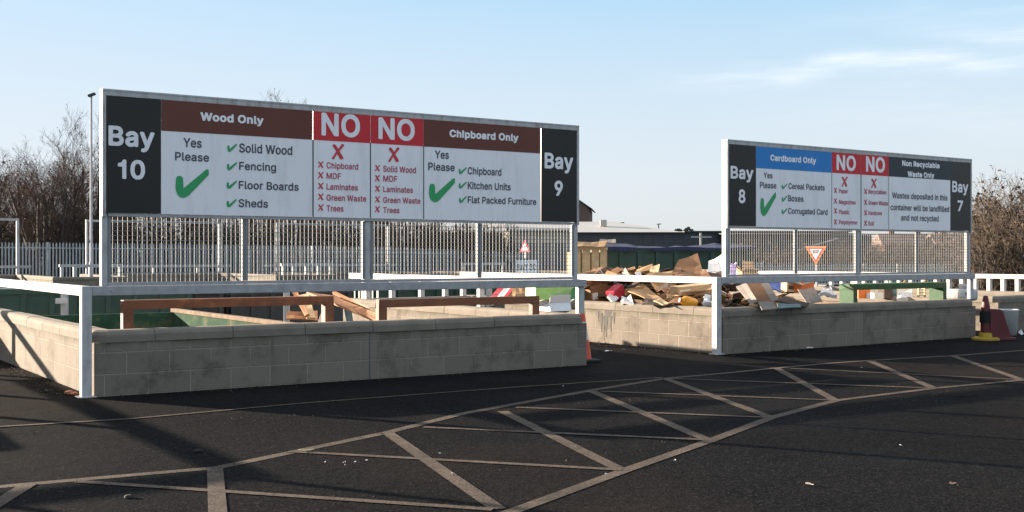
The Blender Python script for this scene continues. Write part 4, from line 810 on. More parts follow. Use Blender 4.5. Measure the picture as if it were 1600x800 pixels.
sheet('cardboard_sheet', 'pale pointed card at the foot of the big tan flap', 'cardboard', [(1021, 470, 18.2), (1036, 476, 17.9), (1046, 474, 18.0), (1031, 465, 18.5)], 'pale', .012, G8, .005)
sheet('cardboard_sheet', 'warm brown flap lying left of the amber jug', 'cardboard', [(1042, 475, 18.0), (1068, 473, 17.9), (1086, 461, 18.5), (1058, 462, 18.6)], 'brown', .014, G8, .01)
carton('cardboard_box', 'long pale cream box lying under the rail at the heap', 'box', px(1079, 459, 18.6), (.62, .22, .14), 26, 'pale', (4, -4), flaps=False, open_top=False, group=G8)
sheet('cardboard_sheet', 'long brown board lying over the cream box by the rail post', 'cardboard', [(1048, 459, 18.4), (1112, 452, 18.3), (1114, 445, 18.6), (1070, 451, 18.8)], 'tan', .014, G8, .006)
sheet('cardboard_sheet', 'dark grey card at the bottom of the heap near the stained wall', 'cardboard', [(1003, 475, 18.3), (1040, 476, 18.0), (1030, 466, 18.5), (1008, 467, 18.6)], 'dark', .02, G8, .01)
sheet('plastic_bag', 'white crumpled bag on the coping right of the red box', 'bag', [(970, 473, 18.9), (990, 474, 18.7), (986, 463, 19.0), (972, 465, 19.1)], 'bag', .05, G8, .025)
sheet('plastic_bag', 'grey white bag behind the post right of the amber jug', 'bag', [(1098, 476, 17.8), (1122, 474, 17.7), (1121, 458, 18.0), (1102, 463, 18.1)], 'bag', .06, G8, .03)
# amber jug
t = thing('plastic_jug', 'amber plastic jug lying on its side on the heap', 'jug', px(1086, 476, 18.0), R(30), G8); t.rotation_euler = (R(0), R(74), R(200))
MB().lathe([(.001, 0), (.085, .004), (.095, .02), (.095, .17), (.08, .21), (.035, .245), (.032, .262)], 18).build('jug_body', CARD['yellow'], t, smooth=True)
MB().lathe([(.001, .2625), (.037, .263), (.037, .285), (.001, .29)], 14).build('cap', CARD['red'], t)
MB().tube([(.07, 0, .22), (.12, 0, .20), (.135, 0, .14), (.092, 0, .09)], .014, 8).build('handle', CARD['yellow'], t, smooth=True)
# unfolded box lying over the Bay 8 coping
sheet('cardboard_sheet', 'grey brown panel of the unfolded box left of its dark middle panel', 'cardboard', [(1150, 448, 18.3), (1172, 475, 17.6), (1184, 471, 17.5), (1166, 442, 18.3)], 'grey', .012, G8, .004)
sheet('cardboard_sheet', 'dark brown middle panel of the unfolded box under the small sign', 'cardboard', [(1165, 441, 18.35), (1184, 472, 17.55), (1206, 471, 17.6), (1187, 440, 18.4)], 'brown', .012, G8, .003)
sheet('cardboard_sheet', 'grey brown panel right of the dark middle panel of the unfolded box', 'cardboard', [(1187, 440, 18.4), (1206, 471, 17.6), (1216, 468, 17.7), (1200, 440, 18.4)], 'grey', .012, G8, .003)
sheet('cardboard_sheet', 'grey flap of the unfolded box hanging over the Bay 8 coping', 'cardboard', [(1184, 471.5, 17.52), (1191, 484, 17.28), (1215, 482, 17.45), (1207, 471, 17.62)], 'grey', .010, G8, .002)
sheet('cardboard_sheet', 'small sunlit orange flap on the coping left of the hanging flap', 'cardboard', [(1169, 477, 17.5), (1185, 479, 17.5), (1186, 475, 17.55), (1181, 470, 17.65)], 'tan', .01, G8, .003)
sheet('cardboard_sheet', 'brown square of card leaning over the Bay 7 end of the heap', 'cardboard', [(1262, 475, 18.3), (1285, 470, 18.4), (1272, 449, 18.9), (1246, 452, 18.8)], 'grey', .012, G8, .003)
sheet('cardboard_sheet', 'long dark board lying flat behind the coping right of the hanging flap', 'cardboard', [(1210, 470, 17.95), (1258, 479, 17.9), (1264, 474, 18.2), (1226, 463, 18.5)], 'dark', .02, G8, .008)
sheet('cardboard_sheet', 'grey board lying on the coping in front of the long dark board', 'cardboard', [(1216, 482, 17.5), (1252, 479, 17.75), (1250, 475, 18.0), (1214, 474, 17.8)], 'teal', .014, G8, .004)
carton('orange_box', 'orange and white box behind the brown square of card', 'box', px(1254, 455, 19.0), (.34, .22, .14), 42, 'orange', (4, -8), 'white', open_top=True, flaps=True, group=G8)
carton('cardboard_box', 'beige box left of the orange and white box', 'box', px(1233, 457, 19.0), (.20, .2, .16), 15, 'pale', (-6, 6), group=G8)
sheet('plastic_sheet', 'blue plastic crumpled behind the beige box', 'plastic', [(1200, 452, 19.2), (1224, 456, 19.1), (1222, 441, 19.5), (1202, 440, 19.5)], 'blue', .02, G8, .02)
sheet('plastic_bag', 'white bag on the heap left of the green end frame', 'bag', [(1280, 460, 19.0), (1308, 460, 19.0), (1297, 450, 19.3), (1285, 453, 19.3)], 'bag', .06, G8, .03)
carton('cardboard_box', 'tan open box seen through the mesh at the left of the small sign', 'box', px(1166, 444, 20.6), (.27, .25, .22), 10, 'tan', (0, 6), 'pale', group=G8)
sheet('cardboard_sheet', 'tan card standing inside the open box behind the mesh', 'cardboard', [(1160, 424, 20.8), (1178, 424, 20.8), (1177, 409, 20.9), (1160, 407, 20.9)], 'tan', .012, G8, .004)
sheet('plastic_bag', 'blue and white bag behind the left post of the small sign', 'bag', [(1141, 440, 20.3), (1151, 440, 20.3), (1150, 411, 20.6), (1142, 413, 20.6)], 'purple', .05, G8, .02)
# pieces at the left end of the heap, seen under the big sign's beam
carton('printed_carton', 'lime green printed carton under the right end of the big sign', 'box', px(861, 472, 20.6), (.80, .42, .30), 24, 'lime', (-10, 4), flaps=False, open_top=False, group=G8)
sheet('cardboard_sheet', 'dark green board beside the lime green carton', 'cardboard', [(889, 468, 20.3), (908, 469, 20.2), (907, 444, 20.6), (896, 445, 20.7)], 'leaf', .02, G8, .006)
sheet('printed_board', 'red and white printed board under the beam left of the lime carton', 'board', [(766, 464, 21.2), (792, 464, 21.0), (806, 446, 21.6), (782, 446, 21.8)], 'red', .012, G8, .006)
sheet('printed_board', 'white stripe board lying over the red printed board', 'board', [(777, 464, 20.95), (786, 464, 20.9), (800, 446, 21.4), (791, 446, 21.45)], 'white', .012, G8, .004)
sheet('cardboard_sheet', 'brown card tilted between the red board and the lime carton', 'cardboard', [(800, 466, 21.0), (828, 466, 20.8), (820, 447, 21.4), (800, 448, 21.5)], 'tan', .012, G8, .012)
sheet('cardboard_sheet', 'orange brown strip of card leaning against the lime carton', 'cardboard', [(812, 448, 21.0), (826, 466, 20.6), (830, 462, 20.7), (818, 446, 21.0)], 'wood', .012, G8, .006)
carton('cardboard_box', 'tan crumpled box behind the mesh below the BAY 30 plate', 'box', px(826, 437, 23.0), (.24, .18, .07), 12, 'tan', (5, 8), group=G8)

# many more flattened cartons and scraps through the heap
r8 = random.Random(11); LB = ['brown', 'tan', 'pale', 'grey', 'dark', 'white']
LBN = {'brown': 'brown', 'tan': 'tan', 'pale': 'pale', 'grey': 'grey brown', 'dark': 'dark', 'white': 'white'}
protos = {}
for k in LB:
    for v in range(3):
        mb = MB(); w, h = r8.uniform(.28, .5), r8.uniform(.18, .36); b = r8.uniform(-.08, .12); c = r8.uniform(.25, .7)
        P = [[(-w / 2, -h / 2, 0), (-w / 2 + w * c, -h / 2, b), (w / 2, -h / 2, r8.uniform(-.05, .1))], [(-w / 2, h / 2, r8.uniform(-.03, .05)), (-w / 2 + w * c, h / 2, b), (w / 2, h / 2 * r8.uniform(.8, 1), 0)]]
        for i in range(2): mb.slab([P[0][i], P[0][i + 1], P[1][i + 1], P[1][i]], .009)
        protos[k, v] = mb.build('cardboard_piece', CARD[k])
for i in range(190):
    k = r8.choices(LB, (7, 5, 2, 3, 3.5, 1.0))[0]; v = r8.randrange(3); p = protos[k, v]
    o = p if not p.get('used') else p.copy()
    if o is not p: COL.objects.link(o)
    p['used'] = 1
    u, w_ = r8.uniform(.03, .97), r8.uniform(.02, .98)
    o.location = F2.p(.50 + 2.40 * u, .56 + 5.74 * w_, heap8(u, w_) + r8.uniform(.03, .13))
    o.rotation_euler = (r8.gauss(0, .42), r8.gauss(0, .42), r8.uniform(0, 6.28)); sc = r8.uniform(.7, 1.25); o.scale = (sc, sc, 1)
    tag(o, 'flattened %s carton piece lying in the Bay 8 heap' % LBN[k], 'cardboard', 'flattened %s cartons in the Bay 8 heap' % LBN[k])
for o in list(protos.values()):
    if not o.get('used'): bpy.data.objects.remove(o)
for o in S.objects:
    if 'used' in o: del o['used']

# timber in Bay 10 / 9
G9 = 'timber in Bays 10 and 9'
sheet('timber_board', 'broad orange brown board leaning between the two brown frames', 'timber', [(479, 456, 15.6), (588, 500, 14.4), (590, 490, 14.5), (521, 462, 15.6)], 'wood', .03, G9, .004)
sheet('timber_board', 'thin dark edged strip leaning above the broad orange board', 'timber', [(519, 456, 15.7), (576, 484, 14.9), (577, 481, 14.9), (524, 455, 15.7)], 'wood', .04, G9, .001)
sheet('timber_board', 'narrow plank tilting left through the first brown frame', 'timber', [(476, 494, 14.6), (482, 490, 14.6), (463, 453, 15.3), (455, 454, 15.3)], 'wood', .03, G9, .002)
sheet('timber_board', 'wide brown plank beside the narrow tilted plank', 'timber', [(479, 496, 14.6), (493, 496, 14.6), (482, 458, 15.3), (468, 461, 15.3)], 'woodpale', .03, G9, .002)
sheet('chipboard_offcut', 'low reddish brown offcut lying under the tilted planks', 'timber', [(447, 498, 14.9), (496, 500, 14.8), (496, 486, 15.1), (449, 487, 15.1)], 'wood', .02, G9, .008)
sheet('chipboard_offcut', 'pale triangular offcut against the right leg of the first brown frame', 'timber', [(495, 506, 13.95), (507, 505, 13.95), (507, 478, 14.05), (503, 486, 14.0)], 'white', .02, G9, .001)
sheet('chipboard_offcut', 'grey narrow upright strip standing in for a post shadow between the two brown frames', 'timber', [(541, 503, 15.0), (552, 503, 15.0), (549, 481, 15.3), (537, 482, 15.3)], 'teal', .02, G9, .001)  # strip put where a post shadow falls, the shade is in its grey
carton('white_carton', 'pale blue white open carton on the Bay 9 wall under the beam', 'box', px(868, 489, 16.9), (.40, .26, .13), 38, 'ice', (-14, 0), 'white', group=None)

# Bay 7 rubbish
G7 = 'rubbish in the Bay 7 skip'
carton('orange_box', 'orange box at the left inside the green end frame', 'box', px(1345, 466, 21.6), (.24, .26, .17), 12, 'orange', (0, 0), flaps=False, open_top=False, group=G7)
carton('white_box', 'small white box right of the orange box in Bay 7', 'box', px(1367, 466, 21.4), (.22, .2, .10), 25, 'white', flaps=False, open_top=False, group=G7)
carton('dark_box', 'black appliance casing behind the small white box', 'box', px(1383, 466, 22.0), (.18, .22, .18), 15, 'dark', flaps=False, open_top=False, group=G7)
t = thing('carpet_roll', 'grey green roll standing up behind the green top bar', 'roll', px(1395, 470, 22.2), 0, G7)
MB().lathe([(.001, 0), (.07, 0), (.075, .2), (.07, .42), (.001, .425)], 16).build('roll', CARD['teal'], t, smooth=True)
sheet('plastic_bag', 'cream rubbish bag inside the green end frame', 'bag', [(1401, 468, 21.6), (1427, 467, 21.6), (1424, 454, 22.0), (1404, 455, 22.0)], 'white', .12, G7, .03)
t = thing('wooden_rack', 'small tan wooden rack with slats at the right leg of the green frame', 'rack', px(1440, 468, 21.7), R(30), G7)
for x in (-.085, .085): MB().box(x - .012, x + .012, -.02, .02, 0, .24).build('upright', CARD['woodpale'], t)
for z in (.03, .08, .13, .18, .225): MB().box(-.07, .07, -.012, .012, z - .008, z + .008).build('slat', CARD['woodpale'], t)
t = thing('table_lamp_base', 'turned brown wooden lamp base behind the wall right of the green frame', 'lamp', px(1467, 468, 21.6), 0, G7)
MB().lathe([(.001, 0), (.075, .0), (.08, .03), (.05, .06), (.035, .16), (.045, .22), (.022, .28), (.018, .38), (.001, .385)], 16).build('stem', mat('lamp_wood', (.26, .19, .15), .5), t, smooth=True)
# white tank lying on the Bay 7 right wall
t = thing('water_tank', 'white plastic tank with round cap behind the right post of the small sign', 'tank', px(1500, 470, 21.4), R(38), G7)
MB().box(-.34, .30, -.20, .20, 0, .22).build('tank_body', M_WHITE, t, .05, True)
MB().lathe([(.07, .221), (.07, .30), (.062, .315), (.001, .316)], 18, (.08, 0, 0)).build('cap', M_WHITE, t, smooth=True)
for x in (-.14, -.03): MB().lathe([(.02, 0), (.02, .006), (.001, .0062)], 10).build('port', M_BLACK, t).matrix_local = Matrix.Translation((x, -.202, .14)) @ Matrix.Rotation(R(90), 4, 'X')
for (a, b, i) in (((1407, 448, 22.6), (1417, 436, 22.8), 0), ((1438, 447, 22.6), (1448, 436, 22.8), 1)):
    o = MB().bar(px(*a), px(*b), .035).build('timber_batten', CARD['tan']); tag(o, ['thin pale batten sticking up left of centre above the green bar', 'thin pale batten sticking up near the right end of the green bar'][i], 'timber', G7)

# ------------------------------------------------------------------ on the tarmac
M_CONE = mat('cone_orange', (.62, .075, .03), .5, .12, 6, dirt=(.25, .08, .05), dirt_amt=.5)
t = thing('traffic_cone', 'orange and white traffic cone at the right end of the big wall', 'traffic cone', px(909, 566, 15.9).to_2d().to_3d(), R(30))
MB().box(-.19, .19, -.19, .19, 0, .04).build('base', mat('cone_rubber', (.02, .02, .02), .8), t, .012)
def cone(z0, z1, m, nm):
    f_ = lambda z: .135 - .105 * (z - .04) / .71
    MB().lathe([(f_(z0), z0), (f_(z1), z1)], 24).build(nm, m, t, smooth=False)
cone(.041, .30, M_CONE, 'lower_sleeve'); cone(.3005, .55, mat('cone_white', (.62, .62, .60), .5, .1, 5), 'reflective_sleeve'); cone(.5505, .75, M_CONE, 'upper_sleeve')

# red barrier and its yellow-footed post at the right end of the small wall
M_RBAR = mat('barrier_red', (.10, .010, .013), .5, .15, 5, dirt=(.08, .02, .02), dirt_amt=.5)
M_YEL = mat('barrier_yellow', (.42, .27, .02), .55, .15, 6, dirt=(.10, .07, .02), dirt_amt=.6)
base = px(1540, 531, 1.45 * 1810 / 131)
t = thing('barrier_post', 'dark red post with black middle on a yellow foot at the right wall end', 'barrier', (base.x, base.y, 0), R(20))
MB().lathe([(.001, 0), (.235, 0), (.235, .03), (.19, .05), (.001, .051)], 24).build('foot', M_YEL, t)
MB().lathe([(.001, .052), (.115, .052), (.105, .12), (.075, .13), (.001, .131)], 20).build('collar', M_YEL, t)
MB().lathe([(.001, .132), (.085, .132), (.082, .30), (.001, .301)], 20).build('lower_tube', M_RBAR, t)
MB().lathe([(.001, .302), (.10, .302), (.10, .50), (.001, .501)], 20).build('sleeve', M_BLACK, t)
MB().lathe([(.001, .502), (.075, .502), (.07, .60), (.045, .72), (.035, .76), (.001, .77)], 20).build('cap', M_RBAR, t)
b2 = px(1563, 533, 20.05)
t = thing('red_barrier_panel', 'dark red plastic barrier panel leaning beside the yellow footed post', 'barrier', (b2.x, b2.y, 0), R(12))
MB().prism([(-.22, 0), (.20, 0), (.19, .05), (.02, .50), (-.03, .53), (-.20, .54), (-.235, .50)], -.05, .05).build('panel', M_RBAR, t, .012)
MB().box(-.24, .22, -.13, -.055, 0, .045).build('foot', M_RBAR, t, .008)
MB().box(-.24, .22, .055, .13, 0, .045).build('foot', M_RBAR, t, .008)
b3 = px(1575, 523, 21.3)
t = thing('white_bin', 'white plastic bin with a torn bag behind the red barrier panel', 'bin', (b3.x, b3.y, 0), 0)
M_BIN = mat('bin_white', (.55, .55, .53), .5, .08)
MB().lathe([(.001, 0), (.155, 0), (.185, .44), (.195, .45), (.195, .47), (.172, .47), (.15, .05), (.001, .05)], 24).build('bin_body', M_BIN, t, smooth=True)
MB().slab([(.14, -.10, .06), (.21, -.08, .11), (.24, -.12, .03), (.18, -.15, .01)], .01).build('torn_bag', CARD['bag'], t)
# broken timber and stones by the left wall
o = MB().slab([px(62, 608.5, 12.6), px(88, 604.0, 12.95), px(91, 606.0, 12.85), px(74, 609.8, 12.5)], .02).build('timber_splinter', CARD['woodpale']); tag(o, 'pale splinter of timber on the tarmac by the left wall', 'timber')
r_ = random.Random(4)
def stone(x, y, size, col, label, group=None):
    c = px(x, y, 1.45 * 1810 / (y - 400)); mb = MB(); pr = []
    n = 9
    for r0, z in ((.35, 0), (1.0, .12), (.9, .4), (.45, .62)):
        pr.append([(c.x + size * r0 * math.cos(6.283 * k / n) * r_.uniform(.7, 1.2), c.y + size * r0 * math.sin(6.283 * k / n) * r_.uniform(.7, 1.2), z * size + .001) for k in range(n)])
    mb.rings(pr); return tag(mb.build('rubble_stone', col), label, 'stone', group)
M_BRK = mat('brick_rubble', (.24, .085, .05), .9, .3, 20)
stone(109, 616, .06, M_BRK, 'reddish broken brick piece on the tarmac left of the white post')
stone(117, 617.5, .05, M_BRK, 'smaller brick crumb right beside the broken brick piece')
stone(310, 706.5, .035, M_BLOCKDK, 'dark pebble on the shaded tarmac above the long hatched line')
stone(201, 778, .03, M_BLOCKDK, 'dark pebble lying inside the lower left hatching')
M_PAPER = mat('litter_paper', (.72, .72, .70), .7, .08)
def litter(x, y, w, h, label, m=None, group=None, lift=.02):
    c = px(x, y, 1.45 * 1810 / (y - 400)); c.z = .012; mb = MB(); a = r_.uniform(0, 3.1); N = 3; V = []
    for i in range(N + 1):
        V.append([Vector((c.x + math.cos(a) * w * (i / N - .5) - math.sin(a) * h * (j / N - .5), c.y + math.sin(a) * w * (i / N - .5) + math.cos(a) * h * (j / N - .5), .009 + r_.uniform(0, lift))) for j in range(N + 1)])
    for i in range(N):
        for j in range(N): mb.face([V[i][j], V[i + 1][j], V[i + 1][j + 1], V[i][j + 1]])
    return tag(mb.build('paper_litter', m or M_PAPER), label, 'litter', group)
GL = 'small white litter specks scattered on the tarmac'
litter(940, 535, .16, .10, 'pale lilac paper scrap in the gangway right of the traffic cone', CARD['purple'])
litter(951, 550, .10, .05, 'curled white scrap at the foot of the sunlit gangway wall')
litter(974, 548, .09, .04, 'second white scrap on the gangway, right of the curled one')
litter(1265, 545, .10, .05, 'white scrap at the foot of the Bay 8 wall')
for x, y in ((508, 725), (538, 725), (555, 725), (573, 722), (540, 729.5), (460, 651), (705, 743), (687, 711), (1346, 576), (1054, 722), (947, 744), (1407, 698), (880, 605)):
    litter(x, y, .017, .014, 'tiny white litter speck on the open tarmac', None, GL, .012)
litter(258, 763.5, .07, .025, 'brown leaf litter on the long hatch line at lower left', CARD['dark'], None, .008)
litter(478, 706, .12, .03, 'pale leaf scrap on the hatch line left of centre', CARD['pale'])
litter(1266, 759, .07, .02, 'brown bark scrap at lower right of the tarmac', CARD['grey'], None, .008)
litter(1490, 760, .06, .015, 'dark twig scrap at the lower right corner', CARD['dark'])

# ------------------------------------------------------------------ sunken yard: containers, plates, posts
def ro_container(p, rz, w, d, h, m, label, ribs=9, tarp=None):
    t = thing('roll_on_container', label, 'container', p, rz, None)
    b = MB(); b.box(0, w, 0, d, .2, h); b.build('body', m, t)
    r = MB()
    for k in range(ribs + 1):
        x = (w - .12) * k / ribs; r.box(x, x + .12, -.07, -.002, .2, h - .1)
    r.box(-.02, w + .02, -.09, -.071, h - .1, h + .02); r.box(-.02, w + .02, -.09, -.071, .2, .34)
    for k in range(6):
        y = .2 + (d - .4) * k / 5; r.box(-.07, -.002, y, y + .1, .2, h - .1)
    r.build('rib', m, t)
    if tarp:
        q = MB(); N = 16; r0 = random.Random(5); rows = [[], [], [], []]
        for i in range(N + 1):
            x = -.15 + (w + .3) * i / N; sag = .05 * math.sin(i * 1.7) + r0.uniform(-.03, .03)
            rows[0].append((x, -.16, h - .06 + sag * .6)); rows[1].append((x, -.13, h + .03 + .02 * math.sin(i * .9))); rows[2].append((x, d * .45, h + .10 + .05 * math.sin(i * .6) + r0.uniform(-.03, .03))); rows[3].append((x, d + .1, h + .03))
        for a in range(3):
            for i in range(N): q.face([rows[a][i], rows[a][i + 1], rows[a + 1][i + 1], rows[a + 1][i]])
        q.build('tarpaulin', tarp, t)
    for x in (.3, w - .5): MB().box(x, x + .15, -.1, d + .1, .0, .198).build('runner', M_DKGREY, t)
    return t
def at(xp, d): return Vector(((xp - 800) / 1810 * d, d, LOW))
ro_container(at(938, 33.0), R(7), 4.4, 2.4, 3.42, M_DKGREEN, 'dark green container under blue netting behind the cardboard heap', 8, M_TARP)
ro_container(at(-60, 27.0), R(22), 5.2, 2.4, 2.40, M_DKGREEN, 'dark green container in the sunken yard at the left edge', 8)
ro_container(at(110, 29.5), R(20), 3.8, 2.4, 2.30, M_DKGREY, 'dark grey container behind the left brown frame', 6)
ro_container(at(360, 31.5), R(25), 3.4, 2.4, 2.25, M_DKGREY, 'dark grey container in the shade behind the tilted planks', 6)
ro_container(at(590, 36.0), R(28), 5.4, 2.4, 2.30, M_DKGREEN, 'dark green container seen through the rail posts behind Bay 9', 8)
ro_container(at(1290, 40.0), R(15), 3.2, 2.4, 2.2, M_DKGREY, 'dark container below the mesh behind Bay 7', 6)
# timber crate leaning by the netted container
t = thing('timber_crate', 'tall pale timber crate of upright boards left of the netted container', 'crate', at(896, 31.0), R(4))
t.location.z = LOW
for k, (x, w) in enumerate(((.02, .17), (.24, .21), (.49, .20), (.72, .18))): MB().box(x, x + w, 0, .03, 1.2, 3.42 - .01 * k).build('board', CARD['woodpale'], t)
for z in (2.55, 3.36): MB().box(-.02, .92, -.035, -.002, z, z + .07).build('batten', CARD['woodpale'], t)
MB().box(-.02, .92, .034, 1.2, 1.2, 3.3).build('crate_back', CARD['wood'], t)
MB().box(-.1, 1.0, -.02, 1.3, 0, 1.19).build('crate_base', M_DKGREY, t)
sheet('chipboard_offcut', 'warped orange sheet lying on top of the timber crate', 'timber', [(898, 386, 30.9), (944, 385, 30.9), (949, 377, 31.6), (900, 379, 31.6)], 'tan', .04, None, .02)
sheet('chipboard_offcut', 'dark sheet lying on the crate behind the warped orange sheet', 'timber', [(934, 380, 31.8), (962, 379, 31.8), (962, 374, 32.4), (938, 374, 32.4)], 'grey', .04, None, .01)
# small white posts and locking boxes at the skip fronts below
for (x, y0, y1, d, w, lb) in ((101, 452, 489, 22.0, .11, 'stout pale post standing in the sunken yard left of the front white post'), (448, 452, 478, 21, .1, 'short pale post in the shade behind the first brown frame')):
    a, b = px(x, y1, d), px(x, y0, d); t = thing('marker_post', lb, 'post', (a.x, a.y, LOW)); h = b.z - LOW
    MB().box(-w / 2, w / 2, -w / 2, w / 2, 0, h).build('post', M_GALV, t, .006)
    MB().box(-w / 2 - .07, w / 2 + .03, -w / 2 - .08, -w / 2 - .002, h - .27, h - .17).build('lock_box', M_WHITE, t, .005)
# BAY 30 plate
t = thing('bay_plate', 'white plate reading BAY 30 in a dark blue frame behind the big sign mesh', 'sign', px(823, 470, 29.5).to_2d().to_3d() + Vector((0, 0, LOW)), R(2))
z = 1.45 - 36 / 1810 * 29.5 - LOW
MB().box(-.31, .31, 0, .03, z, z + .52).build('frame', mat('plate_blue', (.05, .075, .13), .4, .1), t)
MB().box(-.27, .27, -.006, -.001, z + .04, z + .48).build('plate', mat('plate_white', (.62, .70, .80), .4, .05), t)
text_mb(MB(), 'B', 'BAY 30', -.24, .24, z + .22, .17, -.009).build('lettering', M_INK, t)
for x in (-.25, .25): MB().box(x - .03, x + .03, .035, .08, 0, z + .5).build('post', M_GALV, t)
def tri_pts(w, h, up): return [(-w / 2, 0), (w / 2, 0), (0, h)] if up else [(0, 0), (w / 2, h), (-w / 2, h)]
def tri_sign(p, zc, w, up, label, border, field, outer=None):
    t = thing('triangle_road_sign', label, 'road sign', p, R(-43)); h = w * .87 if up else w * .80
    z0 = zc - p.z - h / 2
    def tri(scale, y0, y1, m, nm):
        cx = [(x * scale, z0 + h * (1 / 3 if up else 2 / 3) + (z - h * (1 / 3 if up else 2 / 3)) * scale) for x, z in tri_pts(w, h, up)]
        MB().prism(cx, y0, y1).build(nm, m, t)
    tri(1.0, -.012, 0, outer or border, 'back_plate')
    if outer: tri(.80, -.0145, -.0125, border, 'border')
    tri(.58 if outer else .62, -.018, -.015, field, 'field')
    MB().box(-.035, .035, .004, .07, 0, z0 + h * .8).build('pole', M_GALV, t)
    return t, z0, h
M_FLUO = mat('fluorescent_orange', (.85, .22, .03), .45, .06)
t, z0, h = tri_sign(px(1275, 470, 38.0).to_2d().to_3d() + Vector((0, 0, -.6)), 1.46, .76, False, 'orange bordered give way triangle behind the small sign mesh', M_XRED, M_SIGNW, M_FLUO)
text_mb(MB(), 'B', 'GIVE', -.13, .13, z0 + h * .735, .06, -.021).build('lettering', M_INK, t)
text_mb(MB(), 'B', 'WAY', -.10, .10, z0 + h * .61, .06, -.021).build('lettering', M_INK, t)
t, z0, h = tri_sign(px(820.5, 470, 34.0).to_2d().to_3d() + Vector((0, 0, LOW)), 1.45 + 16 / 1810 * 34, .42, True, 'red warning triangle above the BAY 30 plate', M_XRED, M_SIGNW)
t.scale = (1, 1, 1)
MB().box(-.012, .012, -.021, -.019, z0 + h * .25, z0 + h * .48).build('symbol', M_INK, t)

# ------------------------------------------------------------------ far row frames, lamp post, fences
for f, lb in ((FAR[0], 'open white goalpost frame at the left edge across the yard'), (FAR[1], 'open white goalpost frame behind the left part of the Bay 10 mesh'), (FAR[2], 'open white goalpost frame behind the middle of the big sign mesh')):
    t = thing('open_frame', lb, 'frame', f.o, f.a, 'open sign frames across the yard')
    for a in (.2, 6.1): MB().box(a, a + .1, -.05, .05, 0, 2.92).build('post', M_WHITE, t)
    MB().box(.2, 6.2, -.05, .05, 2.925, 3.02).build('top_bar', M_WHITE, t)
    MB().box(-.3, 6.7, -.17, -.06, .95, 1.05).build('rail', M_GALV, t)
    for a in (1.2, 3.2, 5.2): MB().box(a, a + .09, -.16, -.07, 0, .948).build('rail_post', M_WHITE, t)

lp = px(142.5, 431, 46.0)
t = thing('lamp_post', 'tall grey lamp post with a small head left of the big sign', 'lamp post', (lp.x, lp.y, 0))
MB().tube([(0, 0, 0), (0, 0, 1.2), (0, 0, 1.21), (0, 0, 7.8)], [.075, .075, .052, .042], 12).build('column', M_GALV, t, smooth=True)
MB().bar((-.12, 0, 7.80), (.16, 0, 7.90), .16, .10).build('lamp_head', M_DKGREY, t, .02)

def fence(pts, label, top_h=2.2, pitch=.158):
    """palisade: pointed pales on two rails, an I-post every 2.75 m; the ground it follows may fall away"""
    a0 = Vector(pts[0]); t = thing('palisade_fence', label, 'fence', a0)
    pales = MB(); rails = MB()
    run = 0
    for a, b in zip(pts, pts[1:]):
        a, b = Vector(a) - a0, Vector(b) - a0; L = (b.xy - a.xy).length; d = (b - a) / L; ang = math.atan2(d.y, d.x); M3 = Matrix.Rotation(ang, 3, 'Z')
        n = int(L / pitch)
        for i in range(n):
            c = a + d * (i * pitch); w = .036
            prof = [(-w, 0.05), (w, .05), (w, top_h - .09), (0, top_h), (-w, top_h - .09)]
            P = [c + M3 @ Vector((x, 0, z)) for x, z in prof]; Q = [p + M3 @ Vector((0, .012, 0)) for p in P]
            pales.face(P); pales.face(Q[::-1])
            for k in range(5): pales.face([P[(k + 1) % 5], P[k], Q[k], Q[(k + 1) % 5]])
        for z in (.35, top_h - .30): rails.bar(a + Vector((0, 0, z)) + M3 @ Vector((0, .045, 0)), b + Vector((0, 0, z)) + M3 @ Vector((0, .045, 0)), .05, .06)
        k = 0
        while k < L:
            c = a + d * k + M3 @ Vector((0, .12, 0)); MB().obox(c + Vector((0, 0, top_h / 2)), (.09, .07, top_h - .02), M3).build('post', M_FENCE, t); k += 2.75
    pales.build('pales', M_FENCE, t); rails.build('rail', M_FENCE, t)
    return t
fence([(-34.0, 55.0, 0), (-26, 57.5, -.02), (-16.0, 62.0, -.1), (-6.0, 67.0, -.25), (1.0, 70.5, -.5)], 'pale grey palisade fence along the bare wood on the left', 2.2)
fence([(11.0, 64.0, -1.15), (21.0, 63.0, -1.2), (34.0, 61.5, -1.25)], 'pale grey palisade fence seen through the small sign mesh on the right', 2.25)
fence([(15.5, 33.5, LOW), (22.0, 32.0, LOW), (30, 31, LOW)], 'nearer palisade fence at the right edge behind the white rails', 2.1)

# ------------------------------------------------------------------ buildings beyond
M_ROOF = mat('pale_metal_roof', (.42, .40, .37), .6, .08, .4); M_SHED = mat('dark_shed_cladding', (.045, .05, .058), .6, .15, .6)
def ribbed(mb, x0, x1, y, z0, z1, pitch, dep=.05):
    n = int((x1 - x0) / pitch)
    for i in range(n):
        mb.box(x0 + i * pitch, x0 + i * pitch + pitch * .45, y - dep, y - .003, z0, z1)
t = thing('warehouse', 'long low warehouse with pale hipped roof between the two signs', 'building', (6.0, 104, LOW), R(-2))
zb = 1.45 + 37 / 1810 * 104 - LOW; zr = 1.45 + 54 / 1810 * 112 - LOW
w_ = MB(); w_.box(-14, 24, 0, 18, 0, zb); w_.build('wall', M_SHED, t)
w_ = MB(); ribbed(w_, -14, 24, 0, 0, zb - .2, .9); w_.build('cladding_rib', M_SHED, t)
rf = MB(); E = [(-14.3, -.4, zb + .003), (9.3, -.4, zb + .003), (9.3, 18.4, zb + .003), (-14.3, 18.4, zb + .003)]; r1, r2 = (-8, 9, zr), (3.6, 9, zr)
rf.face([E[0], E[1], r2, r1]); rf.face([E[1], E[2], r2]); rf.face([E[2], E[3], r1, r2]); rf.face([E[3], E[0], r1]); rf.build('roof', M_ROOF, t)
